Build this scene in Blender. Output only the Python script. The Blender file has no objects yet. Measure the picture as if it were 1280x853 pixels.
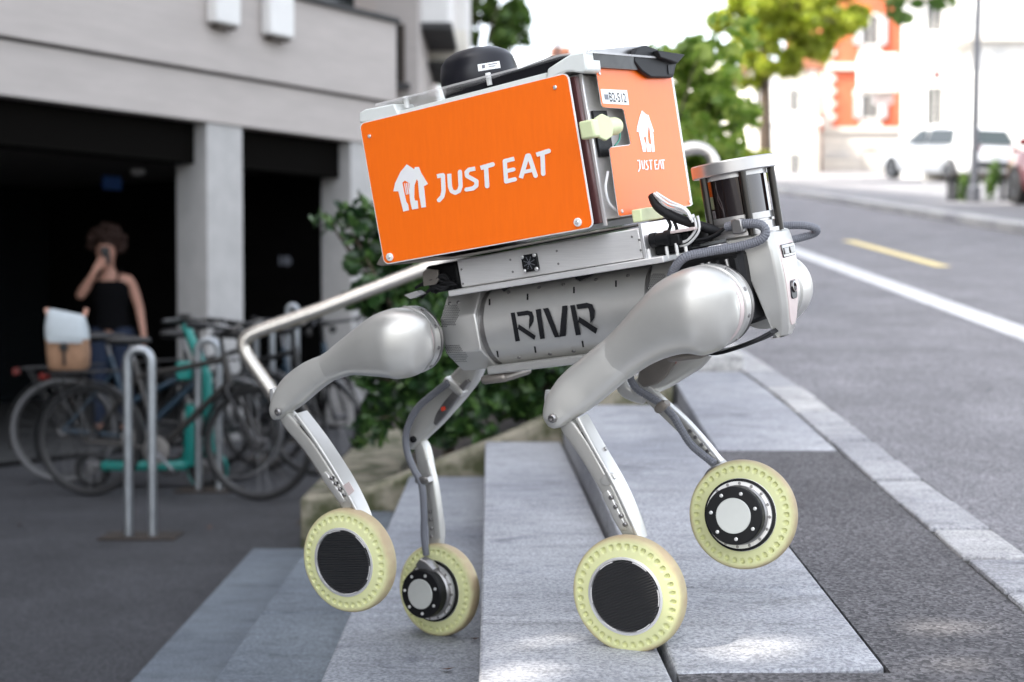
import bpy, math, random
import numpy as np
from mathutils import Vector, Matrix, noise
from mathutils.bvhtree import BVHTree
random.seed(7); rng = np.random.default_rng(7)
sc = bpy.context.scene
R = math.radians
# ------------------------------------------------------------------ camera
FPX = 1780.0; CAMZ = 1.23
PITCH = math.atan((426.5 - 365) / FPX)
cd = bpy.data.cameras.new('camera'); cam = bpy.data.objects.new('camera', cd)
sc.collection.objects.link(cam); sc.camera = cam
cam.location = (0, 0, CAMZ); cam.rotation_euler = (R(90) - PITCH, 0, 0)
cd.sensor_width = 36; cd.lens = FPX / 1280 * 36; cd.clip_start = .05; cd.clip_end = 1500
cd.dof.use_dof = True; cd.dof.focus_distance = 2.74; cd.dof.aperture_fstop = 2.9; cd.dof.aperture_blades = 0
# ------------------------------------------------------------------ light
SUN_EL = R(47); SUN_H = Vector((-.88, -.475, 0)).normalized()       # horizontal direction towards the sun
TO_SUN = (SUN_H * math.cos(SUN_EL) + Vector((0, 0, math.sin(SUN_EL)))).normalized()
w = bpy.data.worlds.new('World'); sc.world = w; w.use_nodes = True
nt = w.node_tree; bg = nt.nodes['Background']
sky = nt.nodes.new('ShaderNodeTexSky'); sky.sky_type = 'NISHITA'; sky.sun_disc = False
sky.sun_elevation = SUN_EL; sky.sun_rotation = math.atan2(SUN_H.x, SUN_H.y)
sky.air_density = 1.0; sky.dust_density = 3.0; sky.ozone_density = 1.0
hs = nt.nodes.new('ShaderNodeHueSaturation'); hs.inputs['Saturation'].default_value = .35
nt.links.new(sky.outputs[0], hs.inputs['Color']); nt.links.new(hs.outputs[0], bg.inputs[0]); bg.inputs[1].default_value = .15
sd = bpy.data.lights.new('sun', 'SUN'); sd.energy = 2.0; sd.angle = R(.53); sd.color = (1, .94, .84)
so = bpy.data.objects.new('sun', sd); sc.collection.objects.link(so)
so.rotation_euler = (-TO_SUN).to_track_quat('-Z', 'Y').to_euler(); so.location = TO_SUN * 40
vs = sc.view_settings; vs.view_transform = 'Standard'; vs.look = 'None'; vs.gamma = 1; vs.use_curve_mapping = False
vs.exposure = 2.38
sc.render.engine = 'CYCLES'; sc.render.resolution_x = 1024; sc.render.resolution_y = 682
sc.cycles.max_bounces = 8; sc.cycles.transparent_max_bounces = 12
# ------------------------------------------------------------------ pixel -> place
FW = Vector((0, math.cos(PITCH), -math.sin(PITCH))); UP = Vector((0, math.sin(PITCH), math.cos(PITCH))); CAM = Vector((0, 0, CAMZ))
def ray(x, y): return FW + Vector((1, 0, 0)) * ((x - 640) / FPX) + UP * ((426.5 - y) / FPX)
def atY(x, y, Y):
    r = ray(x, y); return CAM + r * (Y / r.y)
def onz(x, y, z):
    r = ray(x, y); return CAM + r * ((z - CAMZ) / r.z)
Z4 = .565
def prof(Y):
    if Y < 4.0: return Z4 + .042 * (Y - 2.43)
    if Y < 5.8: return Z4 + .042 * (Y - 2.43) + .058 * (Y - 4.0) ** 2 / 3.6
    return Z4 + .042 * (5.8 - 2.43) + .0522 + .1 * (Y - 5.8)
def onroad(x, y, dz=0):
    r = ray(x, y); a, b = .5, 400.
    for k in range(60):
        m = (a + b) / 2; P = CAM + r * m
        if P.z > prof(P.y) + dz: a = m
        else: b = m
    return CAM + r * a
# ------------------------------------------------------------------ materials
def lin(c): return tuple(((v / 255) / 12.92 if v / 255 <= .04045 else ((v / 255 + .055) / 1.055) ** 2.4) for v in c)
MATS = {}
def mat(name, col, rough=.5, metal=0, var=.0, vscale=20, bump=0, bscale=200, spec=.5, coat=0, col2=None, stretch=None, trans=0, aniso=0, mid=(.35, .65), detail=6):
    m = bpy.data.materials.new(name); m.use_nodes = True; n = m.node_tree.nodes; l = m.node_tree.links
    b = n['Principled BSDF']; b.inputs['Base Color'].default_value = (*col, 1); b.inputs['Roughness'].default_value = rough
    b.inputs['Metallic'].default_value = metal; b.inputs['Specular IOR Level'].default_value = spec; b.inputs['Coat Weight'].default_value = coat
    b.inputs['Transmission Weight'].default_value = trans; b.inputs['Anisotropic'].default_value = aniso
    tc = n.new('ShaderNodeTexCoord'); mp = n.new('ShaderNodeMapping'); l.new(tc.outputs['Object'], mp.inputs[0])
    if stretch: mp.inputs['Scale'].default_value = stretch
    if var or col2:
        t = n.new('ShaderNodeTexNoise'); t.inputs['Scale'].default_value = vscale; t.inputs['Detail'].default_value = detail; t.inputs['Roughness'].default_value = .62
        l.new(mp.outputs[0], t.inputs['Vector'])
        rp = n.new('ShaderNodeValToRGB'); rp.color_ramp.elements[0].position, rp.color_ramp.elements[1].position = mid
        c2 = col2 if col2 else tuple(min(1, c * (1 + var)) for c in col); c1 = col if col2 else tuple(c * (1 - var) for c in col)
        rp.color_ramp.elements[0].color = (*c1, 1); rp.color_ramp.elements[1].color = (*c2, 1)
        l.new(t.outputs['Fac'], rp.inputs[0]); l.new(rp.outputs[0], b.inputs['Base Color'])
    if bump:
        t2 = n.new('ShaderNodeTexNoise'); t2.inputs['Scale'].default_value = bscale; t2.inputs['Detail'].default_value = 4
        l.new(mp.outputs[0], t2.inputs['Vector'])
        bp = n.new('ShaderNodeBump'); bp.inputs['Strength'].default_value = bump; bp.inputs['Distance'].default_value = .004
        l.new(t2.outputs['Fac'], bp.inputs['Height']); l.new(bp.outputs[0], b.inputs['Normal'])
        rr = n.new('ShaderNodeMapRange'); rr.inputs['To Min'].default_value = max(.02, rough - .12); rr.inputs['To Max'].default_value = min(1, rough + .12)
        l.new(t2.outputs['Fac'], rr.inputs[0]); l.new(rr.outputs[0], b.inputs['Roughness'])
    MATS[name] = m; return m
def NT(m): return m.node_tree.nodes, m.node_tree.links, m.node_tree.nodes['Principled BSDF']
# ------------------------------------------------------------------ geometry
class G:
    def __init__(s): s.v = []; s.f = []
    def add(s, vs, fs):
        o = len(s.v); s.v += [Vector(v) for v in vs]; s.f += [tuple(i + o for i in f) for f in fs]; return s
    def box(s, c, size, ax=None):
        c = Vector(c); X, Y, Z = ax if ax else (Vector((1, 0, 0)), Vector((0, 1, 0)), Vector((0, 0, 1)))
        X = X * size[0] / 2; Y = Y * size[1] / 2; Z = Z * size[2] / 2
        return s.add([c + X * i + Y * j + Z * k for i in (-1, 1) for j in (-1, 1) for k in (-1, 1)],
                     [(0, 1, 3, 2), (4, 6, 7, 5), (0, 4, 5, 1), (2, 3, 7, 6), (0, 2, 6, 4), (1, 5, 7, 3)])
    def bx(s, a, b): return s.box([(p + q) / 2 for p, q in zip(a, b)], [abs(q - p) for p, q in zip(a, b)])
    def prism(s, poly, off):
        off = Vector(off); n = len(poly); P = [Vector(p) for p in poly]
        nrm = Vector((0, 0, 0))
        for i in range(n): nrm += P[i].cross(P[(i + 1) % n])
        if nrm.dot(off) > 0: P = P[::-1]
        return s.add(P + [p + off for p in P], [tuple(range(n)), tuple(range(2 * n - 1, n - 1, -1))] + [(i, i + n, (i + 1) % n + n, (i + 1) % n) for i in range(n)])
    def loft(s, rings, cap=True, closed=False):
        n = len(rings[0]); vs = [p for r in rings for p in r]; m = len(rings); fs = []
        for k in range(m if closed else m - 1):
            for i in range(n):
                a = k * n + i; b = k * n + (i + 1) % n; kk = (k + 1) % m
                fs.append((a, b, kk * n + (i + 1) % n, kk * n + i))
        if cap and not closed: fs += [tuple(range(n - 1, -1, -1)), tuple(range((m - 1) * n, m * n))]
        return s.add(vs, fs)
    def tube(s, path, r, n=10, cap=True, closed=False, ribs=None):
        path = [Vector(p) for p in path]; m = len(path); rings = []; pu = None
        for i, p in enumerate(path):
            a = path[(i - 1) % m] if (i or closed) else p; b = path[(i + 1) % m] if (i < m - 1 or closed) else p
            t = (b - a).normalized()
            if pu is None:
                pu = t.orthogonal().normalized()
            pu = (pu - t * pu.dot(t)).normalized(); pv = t.cross(pu)
            rr = r[i] if isinstance(r, (list, tuple)) else r
            if ribs: rr *= 1 + ribs * (1 if i % 2 else -1)
            rings.append([p + (pu * math.cos(q) + pv * math.sin(q)) * rr for q in [2 * math.pi * j / n for j in range(n)]])
        return s.loft(rings, cap, closed)
    def lathe(s, prf, c, axis, n=32, cap=True, closed=False):
        c = Vector(c); axis = Vector(axis).normalized(); u = axis.orthogonal().normalized(); v = axis.cross(u)
        rings = [[c + axis * h + (u * math.cos(2 * math.pi * j / n) + v * math.sin(2 * math.pi * j / n)) * max(r, 1e-5) for j in range(n)] for r, h in prf]
        return s.loft(rings, cap, closed)
    def ball(s, c, rad, n=16, m=10):
        rx, ry, rz = (rad,) * 3 if not hasattr(rad, '__len__') else rad; c = Vector(c)
        rings = [[c + Vector((rx * math.sin(t) * math.cos(p), ry * math.sin(t) * math.sin(p), -rz * math.cos(t))) for p in [2 * math.pi * j / n for j in range(n)]]
                 for t in [1e-3 + (math.pi - 2e-3) * k / m for k in range(m + 1)]]
        return s.loft(rings)
    def tf(s, fn): s.v = [fn(p) for p in s.v]; return s
def cr(pts, k=6, closed=False):
    P = [np.array(p, float) for p in pts]; out = []; n = len(P)
    for i in range(n if closed else n - 1):
        p1, p2 = P[i], P[(i + 1) % n]; p0 = P[i - 1] if (i or closed) else p1; p3 = P[(i + 2) % n] if (i + 2 < n or closed) else p2
        for j in range(k):
            t = j / k; out.append(.5 * (2 * p1 + (p2 - p0) * t + (2 * p0 - 5 * p1 + 4 * p2 - p3) * t * t + (3 * p1 - p0 - 3 * p2 + p3) * t ** 3))
    if not closed: out.append(P[-1])
    return [Vector(p) for p in out]
def resample(path, step):
    out = [path[0]]; acc = 0
    for a, b in zip(path, path[1:]):
        L = (b - a).length; d = step - acc
        while d <= L:
            out.append(a.lerp(b, d / L)); d += step
        acc = L - (d - step)
    return out
COL = sc.collection
BASE = {}
def mesh_of(g, m, smooth=30, base=(0, 0, 0)):
    me = bpy.data.meshes.new('mesh'); b = Vector(base)
    me.from_pydata([tuple(p - b) for p in g.v], [], g.f); me.update()
    me.materials.append(MATS[m] if isinstance(m, str) else m)
    if smooth:
        me.polygons.foreach_set('use_smooth', [True] * len(me.polygons)); me.set_sharp_from_angle(angle=R(smooth))
    return me
def obj(name, g, m, parent=None, smooth=30, bevel=0, base=None, label=None, cat=None, group=None, kind=None):
    if base is None: base = BASE[parent.name] if parent else Vector((0, 0, 0))
    me = g if isinstance(g, bpy.types.Mesh) else mesh_of(g, m, smooth, base)
    o = bpy.data.objects.new(name, me); COL.objects.link(o); me.name = o.name
    if parent: o.parent = parent
    else: o.location = base
    BASE[o.name] = Vector(base)
    if bevel:
        md = o.modifiers.new('bevel', 'BEVEL'); md.width = bevel; md.segments = 2; md.limit_method = 'ANGLE'; md.angle_limit = R(35)
    tag(o, label, cat, group, kind); return o
def tag(o, label=None, cat=None, group=None, kind=None):
    if label: o['label'] = label
    if cat: o['category'] = cat
    if group: o['group'] = group
    if kind: o['kind'] = kind
    return o
def thing(name, base, label, cat, group=None, kind=None):
    o = bpy.data.objects.new(name, None); COL.objects.link(o); o.location = base; o.empty_display_size = .1
    BASE[o.name] = Vector(base); return tag(o, label, cat, group, kind)
def inst(name, me, parent, mw):                       # mesh data shared between alike pieces; mw = world matrix
    o = bpy.data.objects.new(name, me); COL.objects.link(o); o.parent = parent
    o.matrix_local = Matrix.Translation(-BASE[parent.name]) @ mw; BASE[o.name] = Vector((0, 0, 0)); return o
def frame(p, zaxis, xaxis=None):
    z = Vector(zaxis).normalized(); x = Vector(xaxis) if xaxis else z.orthogonal(); x = (x - z * x.dot(z)).normalized(); y = z.cross(x)
    m = Matrix((x, y, z)).transposed().to_4x4(); m.translation = Vector(p); return m
# ---- leaves: many small folded faces, one mesh
def leaves(pts, size, nrm=None, jitter=.9, elong=1.7, seed=1):
    r = np.random.default_rng(seed); n = len(pts); P = np.asarray(pts)
    d = r.normal(size=(n, 3)); d[:, 2] -= .35
    if nrm is not None: d = d * jitter + nrm * .45
    d /= np.linalg.norm(d, axis=1)[:, None]
    a = r.normal(size=(n, 3)); a -= d * (a * d).sum(1)[:, None]; a /= np.linalg.norm(a, axis=1)[:, None]
    b = np.cross(d, a); s = size * r.uniform(.6, 1.35, n)[:, None]
    A = a * s * elong / 2; Bv = b * s / 2; Dn = d * s * .16
    V = np.empty((n, 6, 3))
    V[:, 0] = P - A; V[:, 1] = P - A * .25 + Bv + Dn; V[:, 2] = P + A * .45 + Bv * .75 + Dn; V[:, 3] = P + A; V[:, 4] = P + A * .45 - Bv * .75 + Dn; V[:, 5] = P - A * .25 - Bv + Dn
    me = bpy.data.meshes.new('leaves'); me.vertices.add(n * 6); me.vertices.foreach_set('co', V.ravel())
    base = np.arange(n)[:, None] * 6; F = np.concatenate([base + [[0, 1, 2, 3]], base + [[0, 3, 4, 5]]], 1).reshape(-1)
    me.loops.add(n * 8); me.loops.foreach_set('vertex_index', F.astype(np.int32))
    me.polygons.add(n * 2); me.polygons.foreach_set('loop_start', (np.arange(n * 2) * 4).astype(np.int32))
    at = me.attributes.new('tone', 'FLOAT', 'FACE'); at.data.foreach_set('value', np.repeat(r.uniform(0, 1, n), 2).astype(np.float32))
    me.update(); me.validate(); return me
def leafmat(name, c1, c2, c3, trans=.35, rough=.45):
    m = mat(name, c1, rough); n, l, b = NT(m)
    at = n.new('ShaderNodeAttribute'); at.attribute_name = 'tone'; rp = n.new('ShaderNodeValToRGB')
    rp.color_ramp.elements[0].color = (*c1, 1); rp.color_ramp.elements[1].color = (*c3, 1); e = rp.color_ramp.elements.new(.55); e.color = (*c2, 1)
    l.new(at.outputs['Fac'], rp.inputs[0]); l.new(rp.outputs[0], b.inputs['Base Color'])
    tr = n.new('ShaderNodeBsdfTranslucent'); l.new(rp.outputs[0], tr.inputs[0]); mx = n.new('ShaderNodeMixShader'); mx.inputs[0].default_value = trans
    l.new(b.outputs[0], mx.inputs[1]); l.new(tr.outputs[0], mx.inputs[2]); l.new(mx.outputs[0], n['Material Output'].inputs[0]); return m
# ================================================================== materials
def stripes(m, scale, axis=0, strength=.3, dist=.003, darken=.0):
    n, l, b = NT(m); tc = n.new('ShaderNodeTexCoord'); wv = n.new('ShaderNodeTexWave'); wv.bands_direction = 'XYZ'[axis]; wv.inputs['Scale'].default_value = scale
    wv.inputs['Distortion'].default_value = .6; wv.inputs['Detail'].default_value = 3; l.new(tc.outputs['Object'], wv.inputs['Vector'])
    bp = n.new('ShaderNodeBump'); bp.inputs['Strength'].default_value = strength; bp.inputs['Distance'].default_value = dist
    l.new(wv.outputs['Fac'], bp.inputs['Height']); l.new(bp.outputs[0], b.inputs['Normal'])
def asphalt(name, c, speck=.5):
    m = mat(name, c, .85, spec=.3); n, l, b = NT(m); tc = n.new('ShaderNodeTexCoord')
    t1 = n.new('ShaderNodeTexNoise'); t1.inputs['Scale'].default_value = 2.2; t1.inputs['Detail'].default_value = 8; t1.inputs['Roughness'].default_value = .7
    v = n.new('ShaderNodeTexVoronoi'); v.inputs['Scale'].default_value = 150
    t3 = n.new('ShaderNodeTexNoise'); t3.inputs['Scale'].default_value = 420; t3.inputs['Detail'].default_value = 2
    for t in (t1, v, t3): l.new(tc.outputs['Object'], t.inputs['Vector'])
    r1 = n.new('ShaderNodeValToRGB'); r1.color_ramp.elements[0].position = .3; r1.color_ramp.elements[1].position = .72
    r1.color_ramp.elements[0].color = (*[x * .74 for x in c], 1); r1.color_ramp.elements[1].color = (*[x * 1.22 for x in c], 1); l.new(t1.outputs['Fac'], r1.inputs[0])
    mx = n.new('ShaderNodeMix'); mx.data_type = 'RGBA'; mx.blend_type = 'MULTIPLY'; mx.inputs[0].default_value = speck
    r2 = n.new('ShaderNodeValToRGB'); r2.color_ramp.elements[0].color = (.25, .25, .26, 1); r2.color_ramp.elements[1].color = (2.3, 2.25, 2.2, 1); r2.color_ramp.elements[0].position = .2; r2.color_ramp.elements[1].position = .85; l.new(v.outputs['Color'], r2.inputs[0])
    l.new(r1.outputs[0], mx.inputs[6]); l.new(r2.outputs[0], mx.inputs[7]); l.new(mx.outputs[2], b.inputs['Base Color'])
    ad = n.new('ShaderNodeMath'); ad.operation = 'ADD'; l.new(v.outputs['Distance'], ad.inputs[0]); l.new(t3.outputs['Fac'], ad.inputs[1])
    bp = n.new('ShaderNodeBump'); bp.inputs['Strength'].default_value = .55; bp.inputs['Distance'].default_value = .003
    l.new(ad.outputs[0], bp.inputs['Height']); l.new(bp.outputs[0], b.inputs['Normal']); return m
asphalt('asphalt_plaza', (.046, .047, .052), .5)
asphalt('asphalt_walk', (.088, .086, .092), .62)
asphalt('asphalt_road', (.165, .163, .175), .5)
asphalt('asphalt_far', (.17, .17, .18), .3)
def gneiss(name, c):
    m = mat(name, c, .62, spec=.35); n, l, b = NT(m); tc = n.new('ShaderNodeTexCoord'); mp = n.new('ShaderNodeMapping'); mp.inputs['Rotation'].default_value = (0, 0, .25); mp.inputs['Scale'].default_value = (1.6, 3.6, 5)
    l.new(tc.outputs['Object'], mp.inputs[0])
    t1 = n.new('ShaderNodeTexNoise'); t1.inputs['Scale'].default_value = 4; t1.inputs['Detail'].default_value = 9; t1.inputs['Roughness'].default_value = .72; t1.inputs['Distortion'].default_value = .5
    t2 = n.new('ShaderNodeTexNoise'); t2.inputs['Scale'].default_value = 1.1; t2.inputs['Detail'].default_value = 4
    t3 = n.new('ShaderNodeTexNoise'); t3.inputs['Scale'].default_value = 120; t3.inputs['Detail'].default_value = 3; t3.inputs['Roughness'].default_value = .75
    l.new(mp.outputs[0], t1.inputs['Vector']); l.new(tc.outputs['Object'], t2.inputs['Vector']); l.new(tc.outputs['Object'], t3.inputs['Vector'])
    r = n.new('ShaderNodeValToRGB'); r.color_ramp.elements[0].position = .28; r.color_ramp.elements[1].position = .7
    r.color_ramp.elements[0].color = (*[x * .55 for x in c], 1); r.color_ramp.elements[1].color = (*[x * 1.3 for x in c], 1); e = r.color_ramp.elements.new(.45); e.color = (*c, 1)
    l.new(t1.outputs['Fac'], r.inputs[0])
    r2 = n.new('ShaderNodeValToRGB'); r2.color_ramp.elements[0].position = .3; r2.color_ramp.elements[0].color = (.68, .69, .74, 1); r2.color_ramp.elements[1].position = .62; r2.color_ramp.elements[1].color = (1.12, 1.12, 1.12, 1); l.new(t2.outputs['Fac'], r2.inputs[0])
    r3 = n.new('ShaderNodeValToRGB'); r3.color_ramp.elements[0].position = .36; r3.color_ramp.elements[0].color = (.56, .56, .58, 1); r3.color_ramp.elements[1].position = .62; r3.color_ramp.elements[1].color = (1.32, 1.32, 1.30, 1); l.new(t3.outputs['Fac'], r3.inputs[0])
    t4 = n.new('ShaderNodeTexNoise'); t4.inputs['Scale'].default_value = 2.6; t4.inputs['Detail'].default_value = 7; t4.inputs['Roughness'].default_value = .6; t4.inputs['Distortion'].default_value = 1.2; mp4 = n.new('ShaderNodeMapping'); mp4.inputs['Scale'].default_value = (1, 1.9, 1); mp4.inputs['Location'].default_value = (3.1, .7, 0); l.new(tc.outputs['Object'], mp4.inputs[0]); l.new(mp4.outputs[0], t4.inputs['Vector'])
    r4 = n.new('ShaderNodeValToRGB'); r4.color_ramp.elements[0].position = .58; r4.color_ramp.elements[0].color = (1, 1, 1, 1); r4.color_ramp.elements[1].position = .70; r4.color_ramp.elements[1].color = (.55, .56, .6, 1); l.new(t4.outputs['Fac'], r4.inputs[0])
    prev = r.outputs[0]
    for q in (r2, r3, r4):
        mx = n.new('ShaderNodeMix'); mx.data_type = 'RGBA'; mx.blend_type = 'MULTIPLY'; mx.inputs[0].default_value = 1; l.new(prev, mx.inputs[6]); l.new(q.outputs[0], mx.inputs[7]); prev = mx.outputs[2]
    l.new(prev, b.inputs['Base Color'])
    ad = n.new('ShaderNodeMath'); ad.operation = 'ADD'; l.new(t1.outputs['Fac'], ad.inputs[0]); l.new(t3.outputs['Fac'], ad.inputs[1])
    bp = n.new('ShaderNodeBump'); bp.inputs['Strength'].default_value = .4; bp.inputs['Distance'].default_value = .004; l.new(ad.outputs[0], bp.inputs['Height']); l.new(bp.outputs[0], b.inputs['Normal']); return m
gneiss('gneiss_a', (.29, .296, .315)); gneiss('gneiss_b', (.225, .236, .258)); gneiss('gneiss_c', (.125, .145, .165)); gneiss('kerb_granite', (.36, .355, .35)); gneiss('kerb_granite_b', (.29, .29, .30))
mat('mossy', (.06, .065, .028), .95, var=0, col2=(.26, .235, .18), vscale=7, bump=.9, bscale=50, detail=12, mid=(.40, .60))
mat('soil', (.035, .026, .02), .95, var=.5, vscale=30, bump=1, bscale=60)
mat('concrete', (.45, .41, .385), .8, var=.05, vscale=2, bump=.12, bscale=30, stretch=(1, 1, 5)); 
mat('concrete_col', (.43, .42, .41), .8, var=.08, vscale=4, bump=.2, bscale=50)
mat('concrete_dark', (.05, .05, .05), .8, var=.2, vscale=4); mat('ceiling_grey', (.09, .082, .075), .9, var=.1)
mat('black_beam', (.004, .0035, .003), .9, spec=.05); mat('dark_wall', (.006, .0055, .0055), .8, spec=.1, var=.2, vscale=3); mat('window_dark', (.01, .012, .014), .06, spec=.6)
mat('frame_brown', (.05, .035, .025), .5); mat('white_paint', (.75, .74, .72), .7, var=.05, vscale=2); mat('cream_wall', (.72, .68, .60), .8, var=.05, vscale=2)
mat('red_wall', (.50, .115, .055), .8, var=.12, vscale=2); mat('stone_trim', (.62, .59, .54), .8, var=.06, vscale=4); mat('shutter', (.45, .46, .47), .6)
mat('roof_tile', (.22, .09, .05), .8, var=.2); mat('blue_sign', (.05, .16, .5), .4); mat('galv', (.36, .38, .40), .42, .85, var=.12, vscale=14, bump=.1)
mat('stainless', (.62, .58, .53), .28, .85, bump=.04, bscale=300, var=.04); mat('lamp_grey', (.09, .095, .11), .5, .4)  # lamp post grey darkened to stand in for shade
mat('line_white', (.50, .50, .51), .75, var=.22, vscale=18, bump=.3, bscale=120, detail=10); mat('line_yellow', (.68, .55, .26), .7, var=.12, vscale=14)
mat('bark', (.07, .05, .035), .95, var=.35, vscale=12, bump=1, bscale=30)
mat('dry_leaf', (.16, .055, .02), .8, var=.3, vscale=40)
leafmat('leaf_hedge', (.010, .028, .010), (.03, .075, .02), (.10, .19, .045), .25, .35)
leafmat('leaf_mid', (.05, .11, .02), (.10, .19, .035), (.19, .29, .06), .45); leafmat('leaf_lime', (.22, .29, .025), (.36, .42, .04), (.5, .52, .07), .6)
leafmat('leaf_fresh', (.12, .22, .03), (.24, .36, .06), (.42, .50, .12), .6); leafmat('leaf_shade', (.03, .07, .02), (.05, .1, .025), (.08, .14, .03), .3)  # tall shrub leaves coloured brighter in place of sunlight on them
stripes(MATS['concrete'], 4.6, 2, .05, .01)
# robot
mat('silver_cast', (.60, .59, .565), .33, .62, var=.035, vscale=7, bump=.05, bscale=700, spec=.5); mat('silver_leg', (.55, .54, .51), .34, .55, var=.03, vscale=8, bump=.05, bscale=800)
mat('aluminium', (.74, .725, .71), .34, .4, var=.04, vscale=30, stretch=(.2, 1, 12)); stripes(MATS['aluminium'], 90, 2, .03, .001)
mat('alu_dark', (.30, .29, .285), .36, .9, var=.12, vscale=15); mat('alu_bright', (.76, .75, .74), .28, .6, var=.03)
mat('orange', lin((255, 112, 8)), .42, var=.035, vscale=9, stretch=(14, 14, .5), bump=.03, bscale=500); mat('white_sheet', (.80, .80, .78), .4); mat('print_white', (.84, .83, .83), .5)
mat('frost_white', (.74, .76, .73), .35, var=.03); mat('black_plastic', (.008, .008, .009), .5, bump=.05, bscale=400, spec=.22); mat('black_satin', (.010, .010, .014), .3, spec=.35); mat('black_rubber', (.012, .012, .013), .6, spec=.25)
mat('lidar_glass', (.02, .012, .012), .04, .4, spec=.9, coat=1); mat('post_black', (.05, .046, .042), .28, .8)
mat('lime_print', (.66, .72, .42), .5, var=.04, vscale=30); mat('conduit', (.145, .150, .172), .48, bump=.05); mat('white_wire', (.7, .69, .68), .5); mat('green_wire', (.05, .3, .2), .5); mat('ink', (.012, .012, .014), .6, spec=.2)
mat('pink_face', (.66, .55, .53), .32, .15, var=.03); mat('red_mark', (.6, .05, .02), .5); mat('grey_disc', (.55, .56, .53), .42, .2, var=.03)
mat('alu_mid', (.50, .485, .475), .3, .75, var=.04); mat('bronze', (.26, .235, .21), .45, .6, var=.08)
a = mat('acrylic', (.86, .84, .82), .1, spec=.5); n, l, b = NT(a); b.inputs['Alpha'].default_value = .42
for nm in ('silver_leg', 'silver_cast', 'aluminium', 'black_satin'):          # handling marks: uneven gloss
    n, l, b = NT(MATS[nm]); tc = n.new('ShaderNodeTexCoord'); t = n.new('ShaderNodeTexNoise'); t.inputs['Scale'].default_value = 16; t.inputs['Detail'].default_value = 9; t.inputs['Roughness'].default_value = .7; t.inputs['Distortion'].default_value = .8
    l.new(tc.outputs['Object'], t.inputs['Vector']); mr = n.new('ShaderNodeMapRange'); mr.inputs['From Min'].default_value = .3; mr.inputs['From Max'].default_value = .7; mr.inputs['To Min'].default_value = .29; mr.inputs['To Max'].default_value = .44; l.new(t.outputs['Fac'], mr.inputs[0])
    for lk in list(b.inputs['Roughness'].links): l.remove(lk)
    l.new(mr.outputs[0], b.inputs['Roughness'])
# tyre: pale rubber, dirt worn into the tread (by radius)
ty = mat('tyre_lime', (.70, .69, .34), .62, bump=.06, bscale=300); n, l, b = NT(ty); tc = n.new('ShaderNodeTexCoord'); sp = n.new('ShaderNodeSeparateXYZ'); l.new(tc.outputs['Object'], sp.inputs[0])
cb = n.new('ShaderNodeCombineXYZ'); l.new(sp.outputs[0], cb.inputs[0]); l.new(sp.outputs[1], cb.inputs[1]); ln = n.new('ShaderNodeVectorMath'); ln.operation = 'LENGTH'; l.new(cb.outputs[0], ln.inputs[0])
tn = n.new('ShaderNodeTexNoise'); tn.inputs['Scale'].default_value = 26; tn.inputs['Detail'].default_value = 6; l.new(tc.outputs['Object'], tn.inputs['Vector'])
ma = n.new('ShaderNodeMath'); ma.operation = 'MULTIPLY_ADD'; ma.inputs[1].default_value = .012; l.new(tn.outputs['Fac'], ma.inputs[0]); l.new(ln.outputs['Value'], ma.inputs[2])
rp = n.new('ShaderNodeValToRGB'); rp.color_ramp.elements[0].position = 0; rp.color_ramp.elements[1].position = 1
mr = n.new('ShaderNodeMapRange'); mr.inputs['From Min'].default_value = .106; mr.inputs['From Max'].default_value = .117; l.new(ma.outputs[0], mr.inputs[0]); l.new(mr.outputs[0], rp.inputs[0])
rp.color_ramp.elements[0].color = (.60, .61, .32, 1); rp.color_ramp.elements[1].color = (.40, .31, .19, 1); l.new(rp.outputs[0], b.inputs['Base Color']); b.inputs['Subsurface Weight'].default_value = .08; b.inputs['Subsurface Radius'].default_value = (.01, .01, .005)
# ridged carbon cover
cv = mat('ridged_black', (.014, .014, .015), .38, spec=.45); n, l, b = NT(cv); tc = n.new('ShaderNodeTexCoord'); wv = n.new('ShaderNodeTexWave'); wv.bands_direction = 'X'; wv.inputs['Scale'].default_value = 62; l.new(tc.outputs['Object'], wv.inputs['Vector'])
bp = n.new('ShaderNodeBump'); bp.inputs['Strength'].default_value = 1; bp.inputs['Distance'].default_value = .0012; l.new(wv.outputs['Fac'], bp.inputs['Height']); l.new(bp.outputs[0], b.inputs['Normal'])
# bikes, people, cars
mat('bike_grey', (.055, .052, .05), .35, .5); mat('bike_black', (.012, .012, .013), .4); mat('bike_blue', (.012, .035, .06), .35); mat('chrome', (.17, .17, .18), .3, 1); mat('rim_dark', (.06, .06, .062), .4, .6); mat('tyre_black', (.015, .015, .016), .75); mat('tyre_white', (.13, .13, .135), .6)  # bike chrome, rims and pale tyres darkened in place of shade under the building
mat('teal', (.004, .22, .19), .4, coat=.2); mat('skin', (.58, .31, .23), .5, var=.05); mat('hair', (.035, .014, .009), .7, var=.4, vscale=30, bump=1, bscale=60); mat('black_cloth', (.005, .005, .006), .9, spec=.08); mat('denim', (.012, .022, .05), .85, var=.2, vscale=40)
mat('bag_white', (.42, .46, .48), .8, var=.05); mat('bag_tan', (.30, .17, .10), .8, var=.1); mat('car_white', (.72, .73, .74), .2, coat=.6); mat('car_red', (.11, .007, .010), .2, coat=.6); mat('tail_red', (.14, .008, .005), .3); mat('car_glass', (.03, .04, .04), .05, spec=.7)
# ================================================================== ground, stairs, road
def sx(k0, Y): return k0 - .0157 * Y                  # step edges run straight away from the street corner
EDGE = [-1.045, -.696, -.357, -.019, .325]; ZT = [.10, .255, .41, .565]; YE = 6.3
g = G(); g.add([(-140, -60, 0), (.3, -60, 0), (.3, 6.5, 0), (-1.02, 6.5, 0), (-1.02, 160, 0), (-140, 160, 0)], [(0, 1, 2, 3, 4, 5)])
obj('ground', g, 'asphalt_plaza', kind='structure', smooth=0)
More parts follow.
